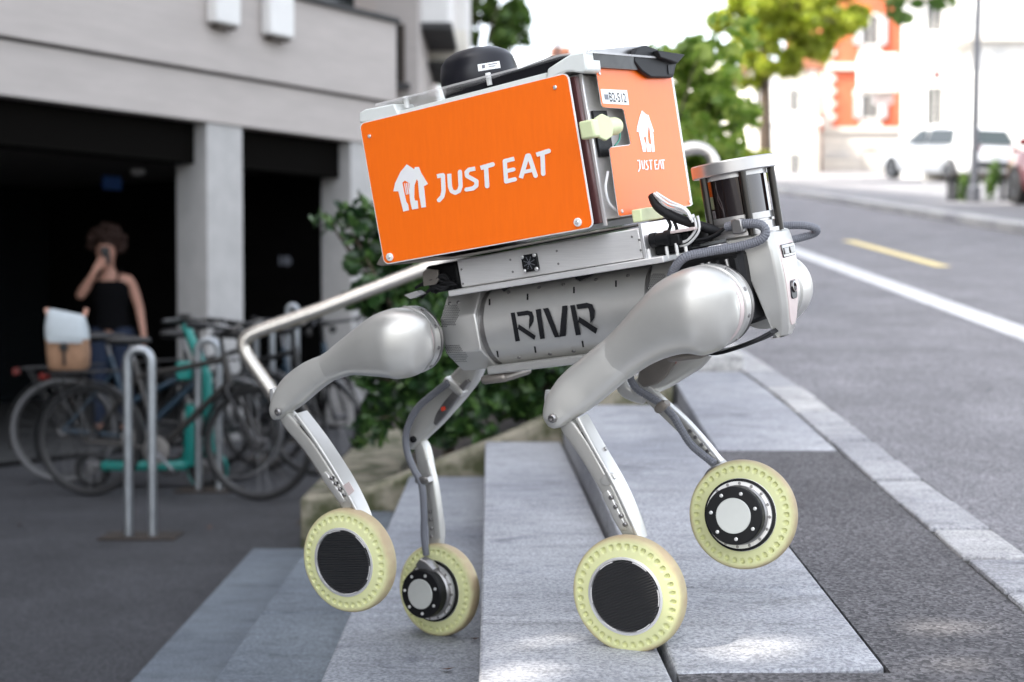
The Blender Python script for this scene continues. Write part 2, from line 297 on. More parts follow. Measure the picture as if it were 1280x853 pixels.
# kerb line and slab edge, taken off the sloping street
KL = [(1340, 815), (1254, 742.6), (1204, 701), (1163, 665), (1128.8, 631), (1091, 600), (1051.5, 569), (1017.8, 535), (995, 517), (963, 487.5), (925, 463.6)]
KR = [(1261, 702), (1214.7, 663.6), (1151, 605), (1058.6, 532.5), (1029, 504), (954.5, 459)]
def linefit(pts):
    Q = [onroad(*p) for p in pts]; A = np.polyfit([q.y for q in Q], [q.x for q in Q], 1); return lambda Y: float(A[0] * Y + A[1])
def linepts(pts):
    Q = sorted([onroad(*p) for p in pts], key=lambda q: q.y); ys = [q.y for q in Q]; xs_ = [q.x for q in Q]; A = np.polyfit(ys, xs_, 3); d0 = np.polyval(np.polyder(A), ys[0]); d1 = np.polyval(np.polyder(A), ys[-1])
    return lambda Y: float(np.polyval(A, Y)) if ys[0] <= Y <= ys[-1] else (float(np.polyval(A, ys[0]) + d0 * (Y - ys[0])) if Y < ys[0] else float(np.polyval(A, ys[-1]) + .5 * d1 * (Y - ys[-1])))
kl = linepts(KL); kr = lambda Y: kl(Y) + .155
s5r = linefit([(1104.7, 837), (986, 681), (900, 568), (862, 514)])
YS = [-30, -8, 0, 1, 2, 2.46, 2.8, 3.1, 3.4, 3.7, 4, 4.3, 4.6, 4.9, 5.2, 5.5, 5.8, 6.2, 6.7, 7.4, 8, 10, 14, 20, 30, 45, 62, 90, 140]
def strip(fa, fb, ys, dz=0):
    g = G(); v = []
    for Y in ys: v += [(fa(Y), Y, prof(Y) + dz), (fb(Y), Y, prof(Y) + dz)]
    return g.add(v, [(2 * i, 2 * i + 1, 2 * i + 3, 2 * i + 2) for i in range(len(ys) - 1)])
FK = linefit([(1280, 290), (1140, 262), (1000, 240)])
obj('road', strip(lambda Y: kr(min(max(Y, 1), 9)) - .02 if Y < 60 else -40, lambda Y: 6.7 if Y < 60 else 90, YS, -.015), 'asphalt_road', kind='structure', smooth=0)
obj('white_lane_line', strip(lambda Y: 2.84, lambda Y: 3.07, [0, 3, 4.9, 6.5, 8, 10, 14, 20, 30, 44], -.010), 'line_white', kind='structure', smooth=0)
obj('yellow_lane_dash', strip(lambda Y: 3.83, lambda Y: 3.98, [12.9, 14, 15.5, 16.6], -.010), 'line_yellow', kind='structure', smooth=0)
obj('yellow_lane_dash', strip(lambda Y: 3.83, lambda Y: 3.98, [22.5, 24, 26.2], -.010), 'line_yellow', kind='structure', smooth=0)
# asphalt pavement beside the steps
pv = G()
for a, b in zip(YS, YS[1:]):
    if b > 4.95: break
    L = lambda Y: (s5r(Y) + .004 if Y >= 2.46 else .33)
    if b <= 2.46: L = lambda Y: sx(EDGE[4], Y) + .0
    elif a >= 2.46: L = lambda Y: s5r(Y) + .004
    pv.add([(L(a), a, prof(a)), (kl(a) - .004, a, prof(a)), (kl(b) - .004, b, prof(b)), (L(b), b, prof(b))], [(0, 1, 2, 3)])
    pv.add([(L(a), a, prof(a)), (L(b), b, prof(b)), (L(b), b, -.3), (L(a), a, -.3)], [(0, 1, 2, 3)])
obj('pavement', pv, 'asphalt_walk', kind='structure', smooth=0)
# far pavement with kerb
fp = G()
ysf = [3, 6, 10, 14, 20, 30, 45, 58]
v = []
for Y in ysf: v += [(6.62, Y, prof(Y) + .10), (30, Y, prof(Y) + .10)]
fp.add(v, [(2 * i, 2 * i + 1, 2 * i + 3, 2 * i + 2) for i in range(len(ysf) - 1)])
obj('far_pavement', fp, 'asphalt_far', kind='structure', smooth=0)
fk = thing('far_kerb', (6.5, 14, prof(14)), None, None, kind='structure')
Y = 9.0
while Y < 40:
    L = 1.0; g = G(); a, b = Y, Y + L - .012; o = random.uniform(-.006, .006)
    x0, x1 = 6.36 + o, 6.63
    P = [(x0, a, prof(a) - .1), (x1, a, prof(a) - .1), (x1, a, prof(a) + .115), (x0, a, prof(a) + .115)]; Q = [(x, b, z + .1 * (b - a)) for x, y, z in P]
    g.add(P + Q, [(0, 1, 2, 3), (7, 6, 5, 4), (0, 4, 5, 1), (1, 5, 6, 2), (2, 6, 7, 3), (3, 7, 4, 0)])
    obj('kerb_stone', g, 'kerb_granite', fk, bevel=.015); Y += L
# near kerb stones
kb = thing('kerb', (kl(3), 3, prof(3)), None, None, kind='structure')
jy = [onroad(1000, y).y for y in (485, 500, 515.5, 533, 553.7, 577, 601.5, 629.7, 664.5, 701.6, 743.8, 790, 845, 905)]
far = [jy[0] + .42 * k for k in range(1, 15)]
jj = sorted(jy + far)
for a, b in zip(jj, jj[1:]):
    g = G(); a2, b2 = a + .013, b - .013; dz = .006 + random.uniform(-.002, .004)
    P = []
    for Y in (a2, b2):
        for x in (kl(Y), kr(Y)): P += [(x + random.uniform(-.004, .004), Y + random.uniform(-.004, .004), prof(Y) + dz), (x, Y, prof(Y) - .15)]
    g.add(P, [(0, 2, 6, 4), (1, 5, 7, 3), (0, 1, 3, 2), (4, 6, 7, 5), (0, 4, 5, 1), (2, 3, 7, 6)])
    obj('kerb_stone', g, random.choice(['kerb_granite', 'kerb_granite_b', 'kerb_granite_b']), kb, bevel=.008, smooth=0)
mat('joint', (.035, .033, .03), .95)
g = strip(lambda Y: kl(Y) - .01, lambda Y: kr(Y) + .01, [y for y in np.linspace(1.2, 12, 60)], -.003); obj('joint_bed', g, 'joint', kb, smooth=0)
# stairs
st = thing('stone_stairs', (-.6, 4.5, 0), 'grey gneiss stairs climbing from the dark plaza to the street pavement', 'stairs')
def slab(pts, zt, th, m, name='step_slab'):
    g = G(); n = len(pts); z = zt if callable(zt) else (lambda x, y: zt)
    g.add([(x, y, z(x, y)) for x, y in pts] + [(x, y, z(x, y) - th) for x, y in pts],
          [tuple(range(n)), tuple(range(2 * n - 1, n - 1, -1))] + [(i, i + n, (i + 1) % n + n, (i + 1) % n) for i in range(n)])
    return obj(name, g, m, st, bevel=.006, smooth=0)
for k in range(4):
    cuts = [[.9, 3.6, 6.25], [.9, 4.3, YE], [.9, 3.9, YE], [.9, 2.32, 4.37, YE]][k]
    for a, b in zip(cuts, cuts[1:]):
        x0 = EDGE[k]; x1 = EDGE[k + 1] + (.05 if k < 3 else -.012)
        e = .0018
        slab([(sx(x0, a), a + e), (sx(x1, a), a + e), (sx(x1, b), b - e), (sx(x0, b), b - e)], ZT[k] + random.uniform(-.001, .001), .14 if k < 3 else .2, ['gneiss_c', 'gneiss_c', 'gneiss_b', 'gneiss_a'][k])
z5 = lambda x, y: Z4 + .002 + .042 * (y - 2.43)
for a, b, sk in ((2.47, 3.05, .0), (3.053, 4.75, .02), (4.755, YE, .0)):
    slab([(sx(EDGE[4], a), a - .02 * (a < 2.5)), (s5r(a), a + .02 * (a < 2.5)), (s5r(b), b), (sx(EDGE[4], b), b)], z5, .3, 'gneiss_a')
# upper landing slab, rising with the street
ysl = [4.9, 5.2, 5.5, 5.8, 6.2, 6.72]
slab([(kl(y) - .006, y) for y in ysl] + [(s5r(y) + .005, y) for y in ysl[::-1]], lambda x, y: prof(y) + .002, .4, 'gneiss_a')
# risers / core under the treads so no light leaks
g = G()
for k in range(3):
    g.add([(sx(EDGE[k + 1] + .012, .9), .9, -.2), (sx(EDGE[k + 1] + .012, YE), YE, -.2), (sx(EDGE[k + 1] + .012, YE), YE, ZT[k + 1] - .01), (sx(EDGE[k + 1] + .012, .9), .9, ZT[k + 1] - .01)], [(0, 1, 2, 3)])
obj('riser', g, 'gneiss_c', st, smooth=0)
# mossy border wall of the planting bed
bw = thing('border_wall', atY(420, 690, 6.4), 'mossy concrete border wall sloping up beside the stairs under the hedge', 'wall')
top = [(375, 622), (450, 615), (615, 552), (700, 515), (790, 476), (842, 459)]
A = [atY(x, y, 6.32) for x, y in top]; poly = [Vector((A[0].x, 6.32, -.02))] + A + [Vector((A[-1].x, 6.32, -.02))]
g = G().prism(poly, (0, .2, 0)); obj('sloping_wall', g, 'mossy', bw, bevel=.018)
P0 = A[0]; g = G().bx((P0.x - .004, 6.515, -.02), (P0.x + .36, 9.6, P0.z - .004)); obj('side_wall', g, 'mossy', bw, bevel=.015)
A = [atY(x, y, 6.78) for x, y in ((770, 476), (842, 445), (931, 442))]; poly = [Vector((A[0].x, 6.78, .2))] + A + [Vector((A[-1].x, 6.78, .2))]
g = G().prism(poly, (0, .35, 0)); obj('end_block', g, 'kerb_granite', bw, bevel=.012)
# planting bed between the plaza and the rising street
g = G(); v = []
ysb = [6.5, 7.1, 8, 10, 14, 20, 30, 60]
xs = [0, .18, .4, .6, .8, 1.0]
for Y in ysb:
    x1 = kl(min(Y, 8)) if Y < 12 else 1.0
    for t in xs:
        lo = .16; v.append((-1.0 + (x1 + 1.0) * t, Y, lo + (prof(Y) - .03 - lo) * t ** 1.2 + (.03 * math.sin(9 * t + Y * 5) if 0 < t < 1 else 0)))
nx = len(xs); g.add(v, [(i * nx + j, i * nx + j + 1, (i + 1) * nx + j + 1, (i + 1) * nx + j) for i in range(len(ysb) - 1) for j in range(nx - 1)])
obj('planting_bed', g, 'soil', kind='structure')
# stainless handrail
hr = thing('handrail', atY(418, 618, 6.42), 'bent stainless steel handrail rising along the stairs behind the robot', 'handrail')
pts = [(428, 622), (395, 570), (352, 508), (329, 475)]
path = [atY(x, y, 6.42) for x, y in pts]; 
bend = cr([(329, 475, 0), (313, 452, 0), (305, 438, 0), (305, 427, 0), (314, 418, 0), (334, 410, 0)], 6); path += [atY(p[0], p[1], 6.42) for p in bend[1:]]
path += [atY(x, y, 6.42) for x, y in ((400, 387), (545, 331), (700, 262), (845, 192))]
path += [atY(p[0], p[1], 6.42) for p in cr([(845, 192, 0), (866, 185, 0), (884, 190, 0), (892, 206, 0), (893, 235, 0)], 5)[1:]] + [atY(893, 440, 6.42)]
obj('rail_tube', G().tube(path, .0305, 16), 'stainless', hr, smooth=60)
f0 = path[0]; obj('foot_plate', G().lathe([(.055, 0), (.055, .008), (.03, .009)], f0 + Vector((-.005, 0, -.008)), (0, 0, 1), 24), 'stainless', hr)
# dead leaves lying about
for x, y, z, lab in ((688, 604, .41, 'dry brown leaf at the far end of a step below the mossy wall'), (594, 800, .411, 'reddish dry leaf against the step riser beside the standing rear wheel'), (560, 838, .411, 'lone curled brown leaf lying in the middle of a step tread'), (262, 660, 0, 'small dry leaf on the dark plaza near the foot of the hoop stand'), (25, 657, 0, 'reddish scrap of leaf on the open dark plaza')):
    p = onz(x, y, z + .004); g = G(); s = .02; a = random.uniform(0, 6)
    u = Vector((math.cos(a), math.sin(a), 0)) * s; v2 = Vector((-math.sin(a), math.cos(a), 0)) * s * .55; zz = Vector((0, 0, .006))
    g.add([p - u, p - v2 + zz, p + u * .9 + zz * 1.5, p + v2 + zz * .5, p + zz * .3], [(0, 1, 4), (1, 2, 4), (2, 3, 4), (3, 0, 4)])
    obj('fallen_leaf', g, 'dry_leaf', base=p, label=lab, cat='leaf', group='fallen leaves on the ground')
# ================================================================== the robot
BM = Matrix(((.8494938, .4998618, -.1688150), (-.5104274, .8596073, -.0232212), (.1335072, .1058940, .9853742))); BO = Vector((.10773, 2.72, 1.64659))
def B(p): return BO + BM @ Vector(p)
BX, BY, BZ = BM.col[0].copy(), BM.col[1].copy(), BM.col[2].copy()
BMI = BM.transposed()
def bl(px, py, y):                                     # pixel -> robot frame, on the plane at lateral y
    r = ray(px, py); t = ((BO - CAM).dot(BY) + y) / r.dot(BY); return BMI @ (CAM + r * t - BO)
def blx(px, py, x):                                    # ... on the plane at forward x
    r = ray(px, py); t = ((BO - CAM).dot(BX) + x) / r.dot(BX); return BMI @ (CAM + r * t - BO)
def pxm(p): return ((B(p) - CAM).dot(FW)) / FPX        # metres per pixel at a robot-frame point
ROB = thing('delivery_robot', (.1, 2.95, .5), 'silver four legged robot on wheels climbing the stairs with an orange delivery box', 'robot')
def rob(name, g, m, parent=None, **k): return obj(name, g.tf(B), m, parent or ROB, **k)
BOLT = mesh_of(G().lathe([(.0042, 0), (.0042, .0016), (.0034, .0022), (.0018, .0022), (.0016, .0012)], (0, 0, 0), (0, 0, 1), 10), 'alu_dark')
SCREW = mesh_of(G().lathe([(.0042, 0), (.004, .002), (.0022, .0028), (.0016, .0018)], (0, 0, 0), (0, 0, 1), 10), 'alu_bright')
WASHER = mesh_of(G().lathe([(.0085, 0), (.0085, .0025), (.007, .0035), (.0045, .0036)], (0, 0, 0), (0, 0, 1), 16), 'white_sheet')
def rr(x0, x1, z0, z1, r, k=5):                        # rounded rectangle
    out = []
    for cx, cz, a0 in ((x1 - r, z1 - r, 0), (x0 + r, z1 - r, 90), (x0 + r, z0 + r, 180), (x1 - r, z0 + r, 270)):
        for i in range(k + 1): a = R(a0 + 90 * i / k); out.append((cx + r * math.cos(a), cz + r * math.sin(a)))
    return out
# ---------------------------------------------------------------- delivery box
LB, HB, WB = .498, .298, .445
box = rob('delivery_box', G().bx((-LB + .01, .028, -HB + .012), (.004, WB - .028, -.004)), 'aluminium', bevel=.003)
for y0, s in ((-.004, -1), (WB, 1)):
    g = G().prism([(x, y0, z) for x, z in rr(-LB, 0, -HB, 0, .013)], (0, .004, 0)); pn = rob('side_panel', g, 'white_sheet', box)
    yy = y0 - .0008 if s < 0 else y0 + .0040
    g = G().prism([(x, yy, z) for x, z in rr(-LB + .0022, -.0022, -HB + .0022, -.0022, .011)], (0, .0008, 0)); rob('orange_face', g, 'orange', box)
for px, py, big in ((462, 170.5, 0), (694, 109.5, 0), (722.5, 278, 1), (487.5, 321.5, 1)):
    p = bl(px, py, -.0055)
    if big: inst('washer', WASHER, box, frame(B(p), -BY))
    inst('screw', SCREW, box, frame(B(p - Vector((0, .0028 * big, 0))), -BY))
# struts and edge trims
for x in (-.47, -.02):
    for z in (-.03, -.26): rob('spacer', G().lathe([(.006, -.003), (.006, .034)], (x, 0, z), (0, 1, 0), 12), 'white_sheet', box)
rob('corner_profile', G().bx((-.012, .012, -HB + .006), (.006, .0275, -.008)), mat('maroon_reflection', (.085, .03, .03), .3, .3), box, bevel=.002)  # maroon colour stands in for a reflection in the bare metal
rob('front_profile', G().bx((.0045, .028, -HB + .0), (.012, .034, -.004)), 'alu_bright', box, bevel=.001)
rob('side_reflection', G().bx((-.05, .004, -HB + .015), (-.013, .0275, -.01)), MATS.get('maroon_reflection') or mat('maroon_reflection', (.10, .04, .04), .25, .3), box)  # strip carrying the same painted maroon reflection
# printed top mounts
def pxprism(pts, y0, y1): return G().prism([bl(x, y, y0) for x, y in pts], (0, y1 - y0, 0))
rob('top_mount', pxprism([(449, 154), (449, 141), (456, 137), (492, 130), (498, 143), (497, 146)], -.003, .07), 'frost_white', box, bevel=.004)
rob('top_mount', pxprism([(682, 100), (684, 86), (712, 68), (731, 64), (733.5, 88), (727, 92), (715, 90), (708, 90)], -.003, .06), 'frost_white', box, bevel=.004)
rob('top_rail', pxprism([(497, 145.5), (497, 139.5), (683, 91), (683, 97.5)], .003, .02), 'frost_white', box, bevel=.001)
for (px, py) in ((508, 128), (611, 99)):
    p = bl(px, py, .02); rob('lid_spacer', G().lathe([(.0055, -.012), (.0055, .012)], p, (0, 0, 1), 10), 'white_sheet', box)
# clear lid and the dark plate below it
lp = [bl(x, y, .0) for x, y in ((469, 130), (560, 107), (640, 86), (700, 68), (735, 63.5))]
rings = []
for k in range(9):
    t = k / 8; y = .0 + .42 * t
    rings.append([Vector((p.x, y, p.z)) for p in lp] + [Vector((p.x, y, p.z - .004)) for p in lp[::-1]])
rob('lid_sheet', G().loft(rings), 'acrylic', box, smooth=40)
rob('solar_plate', G().prism([bl(x, y, .03) for x, y in ((560, 121), (690, 70), (742, 66), (742, 84))], (0, .36, 0)), 'black_satin', box)
# antenna dome
dc = bl(601, 106, .17)
dm = rob('antenna_dome', G().lathe([(.073, -.030), (.080, -.012), (.083, .008), (.082, .028), (.077, .048), (.066, .062), (.048, .071), (.024, .0752), (.002, .076)], dc, (0, 0, 1), 48), 'black_satin', box, smooth=60)
bvd = BVHTree.FromPolygons(dm.data.vertices and [v.co + BASE[dm.name] for v in dm.data.vertices], [list(p.vertices) for p in dm.data.polygons])
def decal(bv, pts, off=.0006, sub=1):
    """project a picture-plane outline onto the real surface that carries it"""
    out = []
    for x, y in pts:
        h = bv.ray_cast(CAM, ray(x, y).normalized())
        if h[0] is None: h = bv.find_nearest(CAM + ray(x, y) * 2.9)
        nrm = h[1] if h[1].dot(ray(x, y)) < 0 else -h[1]
        out.append(h[0] + nrm * off)
    return out
def patch(g, bv, quad, nu=6, nv=4, off=.0006):         # four corners, subdivided and laid on the surface
    a, b, c, d = [Vector((*q, 0)) for q in quad]; pts = []
    for j in range(nv + 1):
        for i in range(nu + 1):
            u, v = i / nu, j / nv; p = (a.lerp(b, u)).lerp(d.lerp(c, u), v); pts.append((p.x, p.y))
    g.add(decal(bv, pts, off), [(j * (nu + 1) + i, j * (nu + 1) + i + 1, (j + 1) * (nu + 1) + i + 1, (j + 1) * (nu + 1) + i) for j in range(nv) for i in range(nu)])
g = G(); patch(g, bvd, [(597, 81), (624, 76.5), (625.5, 85), (598, 89.5)]); obj('sticker', g, 'white_sheet', box)
g = G(); patch(g, bvd, [(610, 80.7), (621, 79), (621.2, 80), (610.2, 81.8)], 3, 1, .0011); patch(g, bvd, [(610.5, 83.3), (619, 82), (619.2, 83), (610.7, 84.2)], 3, 1, .0011); patch(g, bvd, [(602, 81.8), (606, 81.2), (606.4, 85.4), (602.4, 86)], 2, 2, .0011)
obj('sticker_print', g, 'conduit', box)
# house emblem and word mark, printed on the panels
def hull2(stroke, wd, n=1):
    (x0, y0), (x1, y1) = stroke; d = Vector((x1 - x0, y1 - y0)); d.normalize(); q = Vector((-d.y, d.x)) * wd / 2
    return [(x0 + q.x, y0 + q.y), (x1 + q.x, y1 + q.y), (x1 - q.x, y1 - q.y), (x0 - q.x, y0 - q.y)]
def mark(name, polys, fn, m, par):
    g = G()
    for i, poly in enumerate(polys): g.add([fn(*p) + Vector((.00003 * i, -.00003 * i, 0)) for p in poly], [tuple(range(len(poly)))])
    return rob(name, g, m, par, smooth=0)
zc = lambda x, y: (480 + x / 5.818, 170 + y / 5.818)   # coordinates read off an enlargement
side = lambda x, y: bl(*zc(x, y), -.0056)
# emblem: gable and body left of the fork, knife, right post
EMB = [[(165, 207), (220, 243), (150, 325), (134, 342), (142, 400), (103, 404), (68, 404), (80, 345), (120, 262)],
       [(220, 243), (224, 228), (254, 226), (270, 268), (320, 350), (296, 364), (255, 345), (238, 315), (205, 335), (185, 345), (150, 325), (165, 207)],
       [(103, 400), (134, 342), (150, 425), (162, 478), (176, 500), (182, 541), (140, 551)],
       [(146, 346), (152, 345), (166, 428), (160, 429)], [(158, 344), (166, 343), (178, 424), (170, 427)], [(172, 342), (178, 342), (190, 422), (182, 424)],
       [(185, 340), (238, 315), (222, 360), (220, 450), (226, 470), (245, 472), (250, 528), (204, 537), (190, 480), (186, 440)],
       [(246, 330), (290, 360), (306, 518), (272, 524), (256, 440)]]
mark('house_emblem', EMB, side, 'print_white', box)
LET = []
def seg(*pts, wd=32):
    for a, b in zip(pts, pts[1:]):
        LET.append(hull2((a, b), wd))
        n = 12; LET.append([(b[0] + wd / 2 * math.cos(6.2832 * i / n), b[1] + wd / 2 * math.sin(6.2832 * i / n)) for i in range(n)])
def arc(cx, cy, rx, ry, a0, a1, n=10, sk=0): return [(cx + rx * math.cos(R(a0 + (a1 - a0) * i / n)) + sk * math.sin(R(a0 + (a1 - a0) * i / n)), cy + ry * math.sin(R(a0 + (a1 - a0) * i / n))) for i in range(n + 1)]
seg((385, 294), (428, 286), (433, 400), (424, 442), (400, 468), wd=31)                                             # J
seg((474, 276), (480, 370), (492, 402), (518, 414), (546, 400), (557, 366), (552, 262), wd=31)                       # U
seg((664, 238), (620, 246), (600, 264), (604, 292), (640, 312), (672, 330), (672, 362), (648, 382), (600, 391), wd=31)   # S
seg((702, 234), (790, 208), wd=33); seg((742, 226), (750, 366), wd=33)                                                     # T
seg((948, 166), (878, 184), (888, 332), (952, 316), wd=31); seg((884, 258), (942, 244), wd=29)                                # E
seg((995, 308), (1042, 146), (1054, 144), (1102, 290), wd=33); seg((1022, 262), (1078, 250), wd=27)                              # A
seg((1108, 138), (1198, 110), wd=33); seg((1152, 128), (1158, 276), wd=33)                                                          # T
g = G()
for i, poly in enumerate(LET): g.add([bl(*zc(*p), -.0053 - .00002 * i) for p in poly], [tuple(range(len(poly)))])
rob('lettering', g, 'print_white', box, smooth=0)
# front panel with its notch
fpoly = [(743, 82), (745.5, 80.3), (838, 87), (864, 256), (861.5, 258), (822, 264), (813.5, 240), (803, 241.5), (806, 266), (775, 271), (772.5, 269), (761, 187), (763, 184), (786, 181), (787.5, 179), (779, 139), (777, 136.5), (754, 135), (751.5, 132.5)]
fpoly = [(743, 82), (745.5, 80.3), (838, 87), (864, 256), (861.5, 258), (775, 271), (772.5, 269), (761, 187), (763, 184), (786, 181), (787.5, 179), (779, 139), (777, 136.5), (754, 135), (751.5, 132.5)]
rob('front_panel', G().prism([blx(x, y, .0265) for x, y in fpoly], (.0034, 0, 0)), 'white_sheet', box)
cxm = sum(p[0] for p in fpoly) / len(fpoly)
def shrink(poly, d):
    n = len(poly); out = []; P = [Vector(p) for p in poly]
    ar = sum(P[i].x * P[(i + 1) % n].y - P[(i + 1) % n].x * P[i].y for i in range(n)); s = 1 if ar > 0 else -1
    for i in range(n):
        e1 = (P[i] - P[i - 1]).normalized(); e2 = (P[(i + 1) % n] - P[i]).normalized(); q = (Vector((-e1.y, e1.x)) + Vector((-e2.y, e2.x)))
        q = q.normalized() if q.length > 1e-6 else Vector((-e1.y, e1.x)); out.append(tuple(P[i] + q * d * s))
    return out
rob('front_orange_face', G().prism([blx(x, y, .0300) for x, y in shrink(fpoly, .9)], (.0006, 0, 0)), 'orange', box)
for px, py in ((749, 92), (777, 264.5), (862, 253)): inst('screw', SCREW, box, frame(B(blx(px, py, .0306)), BX))
fro = lambda x, y: blx(780 + x / 8.529, 120 + y / 8.529, .0312)
EM2 = [[(190, 155), (240, 200), (185, 335), (188, 385), (135, 382), (140, 330), (165, 230)], [(240, 200), (262, 205), (275, 250), (320, 380), (290, 390), (262, 325), (240, 330), (185, 335), (190, 155)],
       [(155, 382), (188, 335), (205, 440), (240, 530), (236, 596), (202, 596)], [(192, 335), (228, 335), (230, 440), (205, 440)], [(228, 330), (262, 325), (250, 420), (262, 505), (288, 520), (290, 596), (248, 596), (236, 470)], [(268, 330), (310, 380), (328, 594), (300, 598), (286, 480)]]
mark('small_house_emblem', EM2, fro, 'print_white', box)
LET = []
seg((140, 690), (165, 690), (172, 770), (155, 805), wd=14); seg((188, 690), (198, 775), (212, 778), (216, 690), wd=12); seg((250, 690), (232, 700), (240, 730), (258, 760), (250, 785), (230, 785), wd=12)
seg((262, 690), (295, 688), wd=13); seg((279, 690), (286, 784), wd=13); seg((350, 686), (324, 690), (332, 780), (360, 778), wd=12); seg((328, 735), (352, 733), wd=11)
seg((362, 780), (374, 690), (384, 690), (400, 776), wd=12); seg((390, 688), (425, 686), wd=13); seg((408, 690), (418, 776), wd=13)
g = G()
for i, poly in enumerate(LET): g.add([fro(*p) + Vector((.00002 * i, 0, 0)) for p in poly], [tuple(range(len(poly)))])
rob('small_lettering', g, 'print_white', box, smooth=0)
# number plate sticker
rob('number_sticker', G().prism([blx(x, y, .0306) for x, y in ((750.5, 111.5), (783.5, 113), (786, 131.5), (753.5, 129.5))], (.0005, 0, 0)), 'white_sheet', box)
def text_mesh(txt, size, bold=0.):
    cu = bpy.data.curves.new('txt', 'FONT'); cu.body = txt; cu.size = size; cu.offset = bold; o = bpy.data.objects.new('txt', cu); COL.objects.link(o)
    bpy.context.view_layer.update(); dg = bpy.context.evaluated_depsgraph_get(); me = bpy.data.meshes.new_from_object(o.evaluated_get(dg))
    bpy.data.objects.remove(o); g = G(); g.v = [v.co.copy() for v in me.vertices]; g.f = [tuple(p.vertices) for p in me.polygons]; return g
g = text_mesh('B2-512', 1, .012); x1 = max(v.x for v in g.v); h1 = max(v.y for v in g.v)
a, b_, c_ = blx(762, 127, .0313), blx(783.5, 128.2, .0313), blx(760, 115.5, .0313)
g.tf(lambda p: a + (b_ - a) * (p.x / x1) + (c_ - a) * (p.y / h1)); rob('number_print', g, 'ink', box, smooth=0)
g = G().prism([blx(x, y, .0312) for x, y in ((755, 118), (760, 118.3), (761, 125), (756, 124.7))], (.0002, 0, 0)); rob('code_mark', g, 'conduit', box)
# lime coloured printed latch, cable gland, base
lt = rob('latch', G().lathe([(.026, 0), (.026, .008)], blx(752, 160, .036), (1, -.35, 0), 8), 'lime_print', box, bevel=.002, smooth=20)
p = blx(776, 157, .036); q = blx(752, 160, .03); rob('latch_barrel', G().lathe([(.0165, 0), (.0175, .012), (.0175, .05), (.015, .058)], q, (p - q), 20), 'lime_print', box)
p = blx(737, 162, .05); rob('latch_block', G().box(p, (.03, .026, .034)), 'lime_print', box, bevel=.004)
rob('notch_backing', G().bx((.005, .055, -.165), (.010, .115, -.075)), 'black_plastic', box)
rob('lime_foot', G().prism([blx(x, y, .05) for x, y in ((789, 263), (816, 259), (823, 268), (818, 275), (791, 279))], (.02, 0, 0)), 'lime_print', box, bevel=.002)
def rtube(name, pts, rad, m, par=None, k=7, n=8, ribs=None, step=.0035):
    path = cr(pts, k)
    if ribs: path = resample(path, step)
    return rob(name, G().tube(path, rad, n, ribs=ribs), m, par, smooth=60 if not ribs else 20)
rtube('wire', [blx(x, y, .02) for x, y in ((760, 215), (757, 235), (762, 255), (775, 266))], .0028, 'white_wire', box)
rtube('wire', [blx(x, y, .028) for x, y in ((775, 166), (774, 175), (768, 183))], .0018, 'green_wire', box)
rtube('wire', [blx(x, y, .02) for x, y in ((734, 64), (742, 66), (748, 78), (746, 90))], .003, 'white_wire', box)
# forward camera under a black hood
hp = [(792, 70), (796, 60), (808, 56.5), (823, 62), (826, 68), (855, 69), (846, 80), (842, 97), (815, 97), (803, 89), (794, 78)]
rob('camera_hood', G().prism([blx(x, y, .044) for x, y in hp], (-.012, 0, 0)), 'black_rubber', box, bevel=.003)
rob('hood_visor', G().prism([blx(x, y, .058) for x, y in ((822, 63), (857, 68), (848, 79), (826, 72))], (-.0135, 0, 0)), 'black_rubber', box, bevel=.002)
rob('hood_lens', G().prism([blx(x, y, .046) for x, y in ((835, 81), (843, 81), (842, 93), (836, 93))], (-.001, 0, 0)), 'black_plastic', box)
rob('roof_sheet', G().prism([blx(x, y, .02) for x, y in ((735, 64), (800, 58), (812, 62), (800, 76), (745, 79))], (.008, 0, 0)), 'alu_dark', box, bevel=.001)
rob('underside_tray', pxprism([(476, 333), (470, 331), (478, 316), (560, 322), (745, 288), (745, 290.5), (560, 325)], .004, .40), 'bronze', box, bevel=.002)
# ---------------------------------------------------------------- electronics tray
tray = rob('electronics_tray', G().bx((-.36, .06, -.372), (.062, .33, -.313)), 'aluminium', bevel=.0025)
rob('mount_plate', G().bx((-.385, .045, -.386), (.11, .345, -.3735)), 'aluminium', tray, bevel=.002)
rob('end_flange', G().bx((.0635, .057, -.374), (.071, .32, -.305)), 'alu_bright', tray, bevel=.001)
fc = bl(664, 328.5, .0595)
fan = rob('fan', G().prism([(fc.x + x, .052, fc.z + z) for x, z in rr(-.0175, .0175, -.0175, .0175, .004)], (0, .0085, 0)), 'black_plastic', tray, bevel=.001)
for r0 in (.014, .010, .006): rob('fan_ring', G().lathe([(r0, 0), (r0, .0012), (r0 - .0014, .0012), (r0 - .0014, 0)], (fc.x, .0515, fc.z), (0, -1, 0), 24, closed=True, cap=False), 'black_rubber', tray)
g = G()
for k in range(4):
    a = R(45 * k + 20); g.box((fc.x, .0508, fc.z), (.028, .001, .0016), (Vector((math.cos(a), 0, math.sin(a))), Vector((0, 1, 0)), Vector((-math.sin(a), 0, math.cos(a)))))
rob('fan_spoke', g, 'conduit', tray)
for dx in (-1, 1):
    for dz in (-1, 1): inst('screw', SCREW, tray, frame(B((fc.x + dx * .0142, .0522, fc.z + dz * .0142)), -BY))
for px, py in ((577, 337), (579, 355), (638, 325), (641, 340), (696, 314), (698, 330), (790, 296), (799, 300), (801, 313)):
    inst('bolt', BOLT, tray, frame(B(bl(px, py, .0599)), -BY) @ Matrix.Scale(.55, 4))
